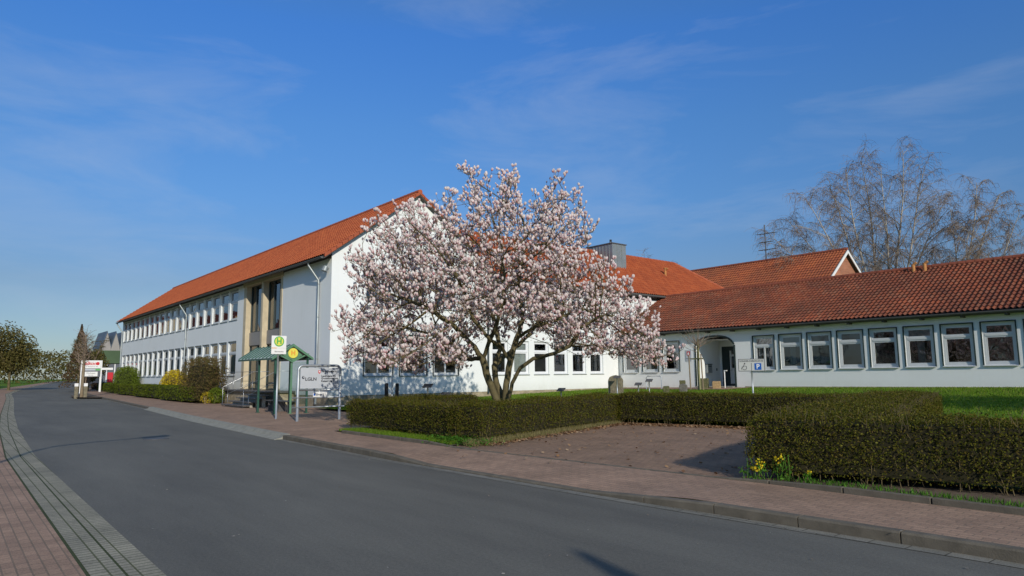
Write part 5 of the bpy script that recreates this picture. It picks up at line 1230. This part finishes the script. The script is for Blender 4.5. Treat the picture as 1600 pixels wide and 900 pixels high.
# --- parking sign
X_, Y_ = -14.65, 24.0; z0 = zof(X_, Y_)
ps = thing('parking_sign', 'grey reserved parking sign with wheelchair symbol and blue P on a pole', 'sign', (X_, Y_, z0), rotz=R(24))
b = MB(); b.cyl(0, 0, -.1, 2.14-z0+.03, .032, 10); b.obj('pole', M['galv'], ps, smooth=True)
b = MB(); b.box(-.49, .49, -.06, -.038, 1.66-z0, 2.14-z0); pp = b.obj('plate', M['sign_grey'], ps, bevel=.006)
b = MB()
for (a, c, e, g) in ((-.485, .485, 2.118, 2.135), (-.485, .485, 1.665, 1.682), (-.485, -.468, 1.682, 2.118), (.468, .485, 1.682, 2.118), (-.008, .008, 1.69, 1.98)): b.box(a, c, -.0635, -.0605, e-z0, g-z0)
b.obj('border', M['text_dark'], pp)
text('SONDER-PARKPLÄTZE', .088, M['text_dark'], pp, (0, -.064, 2.05-z0), (R(90), 0, 0), sx=.98)
b = MB(); b.box(.11, .36, -.065, -.0605, 1.715-z0, 1.965-z0); b.obj('blue_panel', M['sign_blue'], pp)
text('P', .23, M['white_paint'], pp, (.235, -.069, 1.838-z0), (R(90), 0, 0), bold=.006)
def wheelchair(parent, cx, z, s, y):
    b = MB(); b.tube([(cx+.01*s, y, z+.105*s), (cx+.01*s, y-.003, z+.105*s)], .020*s, 12)
    q = [(cx+.008*s, z+.075*s), (cx+.012*s, z+.01*s), (cx+.06*s, z+.008*s), (cx+.085*s, z-.07*s)]
    q = [(cx-(x-cx), zz) for x, zz in q]
    b.tube([(x, y-.001, zz) for x, zz in q], .011*s, 6)
    b.tube([(cx+.005*s+.065*s*math.cos(a), y-.001, z-.025*s+.065*s*math.sin(a)) for a in np.linspace(-2.6, 1.1, 14)], .007*s, 5)
    b.obj('wheelchair_symbol', M['text_dark'], parent)
wheelchair(pp, -.26, 1.83-z0, 1.2, -.064)
# --- lawn items
def tablet(x, y, ztop, label, yaw=0.3, tilt=.5):
    z0 = zof(x, y); t = thing('tablet_post', label, 'post', (x, y, z0), rotz=yaw, group='small display tablets on posts on the lawn'); h = ztop-z0
    b = MB(); b.cyl(0, 0, -.1, h-.04, .03, 10); b.obj('post', M['galv'], t, smooth=True)
    b = MB(); c, s = math.cos(tilt), math.sin(tilt); w = .17; hh = .12
    P = [(-w, -hh*c, h-hh*s), (w, -hh*c, h-hh*s), (w, hh*c, h+hh*s), (-w, hh*c, h+hh*s)]; b.prism(P, (0, .0, .025)); b.obj('tablet', M['iron'], t)
tablet(-21.05, 13.4, 1.24, 'leftmost tablet post, tall, against the shaded gable wall', .6)
tablet(-19.8, 13.3, .96, 'low tablet post left of the magnolia trunks', .5)
tablet(-21.1, 20.0, .96, 'tablet post on the lawn right of the magnolia trunks', .3)
tablet(-22.0, 26.0, 1.09, 'lower of the two tablet posts beside the metal hoop', .4)
tablet(-22.15, 27.0, 1.25, 'taller of the two tablet posts beside the metal hoop', .4)
tablet(-23.9, 26.6, 1.42, 'tablet post standing right in front of the tall round-topped stone', .4)
def stone(x, y, w, d, zt, label, m, name='boundary_stone', rnd=0, yaw=.4):
    z0 = zof(x, y)-.05; b = MB(); h = zt-z0; k = 8; prof = [(-w/2, 0, 0), (w/2, 0, 0), (w/2*.96, 0, h-rnd)]
    if rnd: prof += [(w/2*.96*math.cos(a), 0, h-rnd+rnd*math.sin(a)) for a in np.linspace(.3, math.pi-.3, 7)]
    prof += [(-w/2*.96, 0, h-rnd)]
    b.prism([(p[0], -d/2, p[2]) for p in prof], (0, d, 0)); o = b.obj(name, m, loc=(x, y, z0), rotz=yaw, bevel=.03)
    s = o.modifiers.new('sub', 'SUBSURF'); s.subdivision_type = 'SIMPLE'; s.levels = 3; s.render_levels = 3
    tx = bpy.data.textures.new('st', 'CLOUDS'); tx.noise_scale = .18; dm = o.modifiers.new('d', 'DISPLACE'); dm.texture = tx; dm.strength = .05; dm.mid_level = .5
    tag(o, label, 'stone', 'historic boundary stones on the lawn' if name == 'boundary_stone' else None)
stone(-24.45, 27.1, .78, .28, 1.52, 'tall round-topped grey sandstone slab on the lawn', M['sandstone'], 'standing_stone', .28)
stone(-22.05, 28.2, .30, .24, .96, 'small dark mossy stone right of the metal hoop', M['mossy_stone'], yaw=.5)
stone(-21.75, 29.2, .40, .26, 1.06, 'short grey and brown stone with a rounded top in front of the young tree', M['grey_stone'], rnd=.12)
stone(-24.62, 33.0, .32, .26, 1.18, 'square mossy stone close to the white wall beside the path', M['mossy_stone'])
stone(-22.72, 32.4, .46, .30, 1.30, 'largest square green mossy stone right of the young tree', M['mossy_stone'])
stone(-22.0, 32.5, .42, .30, 1.14, 'ochre coloured short square stone in front of the porch', M['ochre_stone'])
hp = thing('bicycle_hoop', 'slim metal bicycle hoop standing on the lawn before the low wing', 'bicycle stand', (-25.5, 31.5, zof(-25.5, 31.5)))
b = MB(); w = .55; h = 1.44-zof(-25.5, 31.5); b.tube([(-w, 0, -.05), (-w, 0, h-.1), (-w+.1, 0, h), (w-.1, 0, h), (w, 0, h-.1), (w, 0, -.05)], .025, 8); b.obj('hoop', M['galv'], hp, smooth=True)
wp = thing('white_post', 'thin white post with a cross piece in front of the porch door', 'post', (-21.75, 32.9, zof(-21.75, 32.9)))
b = MB(); b.cyl(0, 0, -.05, .95, .03, 8); b.obj('post', M['white_paint'], wp); b = MB(); b.box(-.02, .16, -.03, .03, .93, .98); b.obj('cross_piece', M['white_paint'], wp)
# two small dark posts with a pale one between, behind the west hedge
for i, (dy, m, h, lb) in enumerate(((0, 'black', 1.28, 'left black stub post in front of the shaded gable wall'), (.42, 'black', 1.27, 'right black stub post in front of the shaded gable wall'), (.22, 'white_paint', 1.60, 'pale thin marker post between two black stub posts'))):
    b = MB(); b.cyl(0, 0, -.1, h-.2, .075 if m == 'black' else .04, 12); b.cyl(0, 0, h-.2, h-.17, .06 if m == 'black' else .03, 12)
    tag(b.obj('stub_post' if m == 'black' else 'marker_post', M[m], loc=(-25.2+dy*.3, 14.05+dy, .2), bevel=.01), lb, 'post')
grid('planting_island', list(np.linspace(-74, -61.8, 14)), lambda x: float(np.interp(x, [-74, -71, -64, -61.8], [10.2, 8.6, 7.95, 9.3])), lambda x: yk(x)+.2, 2, lambda x, y, t: .11, M['earth'])
# --- far left: advertising sign, bollards, sheds
sg = thing('advertising_sign', 'white roadside advertising board with red lettering on white posts', 'sign', (-85, 12.3, 0))
for y in (-1.15, .62):
    b = MB(); b.box(-.06, .06, y-.09, y+.09, -.05, 3.42 if y < 0 else 3.45); b.obj('post', M['white_paint'], sg)
b = MB(); b.box(.07, .12, -1.15, .58, 2.62, 3.45); bo = b.obj('board', M['white_paint'], sg)
text('telkom', .50, M['text_red'], bo, (.125, -.42, 3.12), bold=.012, shear=.3); 
text('Ihr Partner vor Ort', .14, M['text_dark'], bo, (.125, -.25, 2.80))
b = MB(); b.tube([(.121, .28, 3.12), (.126, .28, 3.12)], .17, 20); b.obj('logo', M['text_red'], bo)
b = MB(); b.box(.07, .11, -1.15, .58, 2.38, 2.58); bo2 = b.obj('board', M['board'], sg); b = MB(); b.box(.112, .116, .1, .57, 2.40, 2.56); b.obj('stripe', M['sign_green'], bo2)
b = MB(); b.box(.06, .065, -1.15, .58, 1.72, 2.36); b.obj('backing_panel', M['shed_grey'], sg)
b = MB(); b.box(.07, .11, -.95, .32, 1.78, 2.26); bo3 = b.obj('board', M['white_paint'], sg); text('Werkstatt', .2, M['text_dark'], bo3, (.115, -.3, 2.1)); text('Service', .15, M['text_dark'], bo3, (.115, -.3, 1.9))
b = MB(); b.box(-.04, .04, .62, 1.75, 2.45, 2.68); b.obj('arm_board', M['white_paint'], sg)
bl = thing('bollard', 'white-capped stone bollard nearest the road bend at the far left', 'bollard', (-64, 8.75, .1), group='white-capped bollards by the bend')
b = MB(); b.box(-.12, .12, -.12, .12, -.1, .85); b.obj('shaft', M['sandstone'], bl, bevel=.02); b = MB(); b.box(-.13, .13, -.13, .13, .852, 1.10); b.obj('cap', M['white_paint'], bl, bevel=.02)
copy_tree(bl, (-64, 8.12, .1), label='white-capped stone bollard left of the thin brown trunk')
b = MB(); b.tube([(0, 0, 0), (.02, .03, 2.6), (0, .05, 5.0)], [.13, .10, .04], 8)
lt = thing('slim_tree', 'slim leafless tree between the two white-capped bollards', 'tree', (-64.6, 8.58, .1)); b.obj('trunk', M['wood_stake'], lt)
b = MB(); rd = random.Random(8)
for k in range(70):
    z = 2.2+2.8*rd.random(); a = rd.random()*6.28; p = Vector((0, .03, z)); d = Vector((math.cos(a), math.sin(a), .9)).normalized(); e = p+d*(.5+.8*rd.random()); b.tube([p, e], [.02, .008], 3, cap=False)
    for _ in range(4): t = rd.random(); q = p.lerp(e, t); b.tube([q, q+Vector((rd.gauss(0, .25), rd.gauss(0, .25), .3*rd.random()))], [.009, .005], 3, cap=False)
b.obj('twigs', M['birch_twig'], lt)
shd = thing('warehouse', 'grey warehouse with green fascia and blue sawtooth roofs at the street end', 'building', (-105, 16, 0))
b = MB(); b.box(-14, 0, 0, 22, -.1, 3.5); b.obj('wall', M['shed_grey'], shd)
b = MB(); b.box(-14.2, .2, -.4, 22, 3.502, 5.2); b.obj('roof', M['sheet_green'], shd)
b = MB()
for yy in (.55, 1.5): b.box(.005, .06, yy, yy+.12, 0, 3.4)
b.obj('door_frame', M['white_paint'], shd)
b = MB(); b.box(.07, .10, .75, 1.4, 0, 2.3); b.obj('door', M['text_red'], shd)
for k in range(4):
    y0 = 11.0+1.75*k; b = MB(); b.prism([(-85, y0+8, 0), (-85, y0+9.72, 0), (-85, y0+9.72, 8.5), (-85, y0+8.9, 11.9), (-85, y0+8, 8.5)] if False else [(-85, y0, 0), (-85, y0+1.72, 0), (-85, y0+1.72, 8.5), (-85, y0+.86, 11.9), (-85, y0, 8.5)], (12, 0, 0), 0)
    g = b.obj('sawtooth_bay', M['shed_gable'], shd)
    b = MB(); b.prism([(-85.2, y0+1.78, 8.5), (-85.2, y0+.86, 12.1), (-85.2, y0-.06, 8.5), (-85.2, y0-.06, 8.2), (-85.2, y0+.86, 11.8), (-85.2, y0+1.78, 8.2)], (12.4, 0, 0)); b.obj('roof', M['blue_slate'], g)
# --- houses across the road (seen in the window reflections and past the left edge)
def house(loc, w, d, h, rz, label, wallm, rotz=0):
    r_ = thing('house', label, 'building', loc, rotz); b = MB(); hw = []
    n = int(w/3)
    for k in range(n):
        for z in (1.0, 3.8): hw.append((-w/2+1+k*3.0, -w/2+2.3+k*3.0, z, z+1.4))
    wall(b, -w/2, w/2, 0, h, hw, lambda u, dd, z: (u, d/2-dd, z), .15)
    b.poly([(-w/2, -d/2, 0), (w/2, -d/2, 0), (w/2, -d/2, h), (-w/2, -d/2, h)])
    for x in (-w/2, w/2): b.poly([(x, -d/2, 0), (x, d/2, 0), (x, d/2, h), (x, 0, rz), (x, -d/2, h)])
    b.obj('wall', wallm, r_)
    b = MB()
    for sg_ in (-1, 1): b.prism([(-w/2-.3, 0, rz+.12), (-w/2-.3, sg_*(d/2+.5), h-.25), (-w/2-.3, sg_*(d/2+.5), h-.1), (-w/2-.3, 0, rz+.27)], (w+.6, 0, 0))
    b.obj('roof', M['ridge_tile'], r_)
    for (a, c, e, g) in hw:
        q = MB(); q.box(a, c, d/2-.12, d/2-.08, e, e+.08); q.box(a, c, d/2-.12, d/2-.08, g-.08, g); q.box(a, a+.08, d/2-.12, d/2-.08, e+.08, g-.08); q.box(c-.08, c, d/2-.12, d/2-.08, e+.08, g-.08); q.box((a+c)/2-.04, (a+c)/2+.04, d/2-.12, d/2-.08, e+.08, g-.08)
        f = q.obj('window', M['win_white'], r_); q = MB(); q.poly([(a, d/2-.1, e), (c, d/2-.1, e), (c, d/2-.1, g), (a, d/2-.1, g)]); q.obj('pane', M['glass'], f)
    return r_
house((-118, -6, 0), 20, 10, 6.5, 11.5, 'large beige house with orange roof at the far end of the street', M['beige_wall'], rotz=R(-6))
house((-96, -11, 0), 14, 9, 5.8, 10, 'white house with orange roof across the road at the left edge', M['plaster'])
house((-145, -2, 0), 20, 10, 7.5, 12.5, 'beige two-storey house with orange roof where the street bends away', M['beige_wall'], rotz=R(-12))
bare_tree('bare tree across the road opposite the entrance', (-40, -15, 0), 9, 3.0, 5, 61, name='bare_tree', weep=.2, nb=9, ntw=7, twr=.02)
bare_tree('bare tree across the road opposite the parking bay', (-26, -17, 0), 10, 3.4, 5, 62, name='bare_tree', weep=.2, nb=9, ntw=7, twr=.02)
crown_tree('evergreen bushy tree across the road between the bare trees', (-33, -19, 0), 7, 3.4, 6000, .25, M['conifer'])
crown_tree('leafy tree off to the right beyond the dark hedge', (7.0, 20.5, .3), 9.0, 3.6, 12000, .2, M['olive_leaf'])
# --- street lamp outside the left edge whose shadow falls on the road; unseen conifer added behind the camera to cast the pointed road shadow
lp = thing('street_lamp', 'tall street lamp with a long arm reaching over the near pavement', 'street lamp', (-6.7, -2.5, 0))
b = MB(); b.tube([(0, 0, -.05), (0, 0, 5.6), (-.1, .25, 6.0), (-.35, 1.0, 6.12), (-.75, 2.2, 6.14)], [.07, .05, .045, .04, .035], 10); b.obj('pole', M['galv'], lp, smooth=True)
b = MB(); b.tube([(-.74, 2.15, 6.14), (-.78, 2.3, 6.15), (-.95, 2.85, 6.15), (-.98, 2.95, 6.13)], [.05, .13, .14, .06], 10); b.obj('lamp_head', M['alu'], lp, smooth=True)
cone_tree('unseen slender evergreen added behind the camera to cast a pointed road shadow', (8.5, .25, 0), 5.9, 1.15, 6000, .12, M['conifer'])
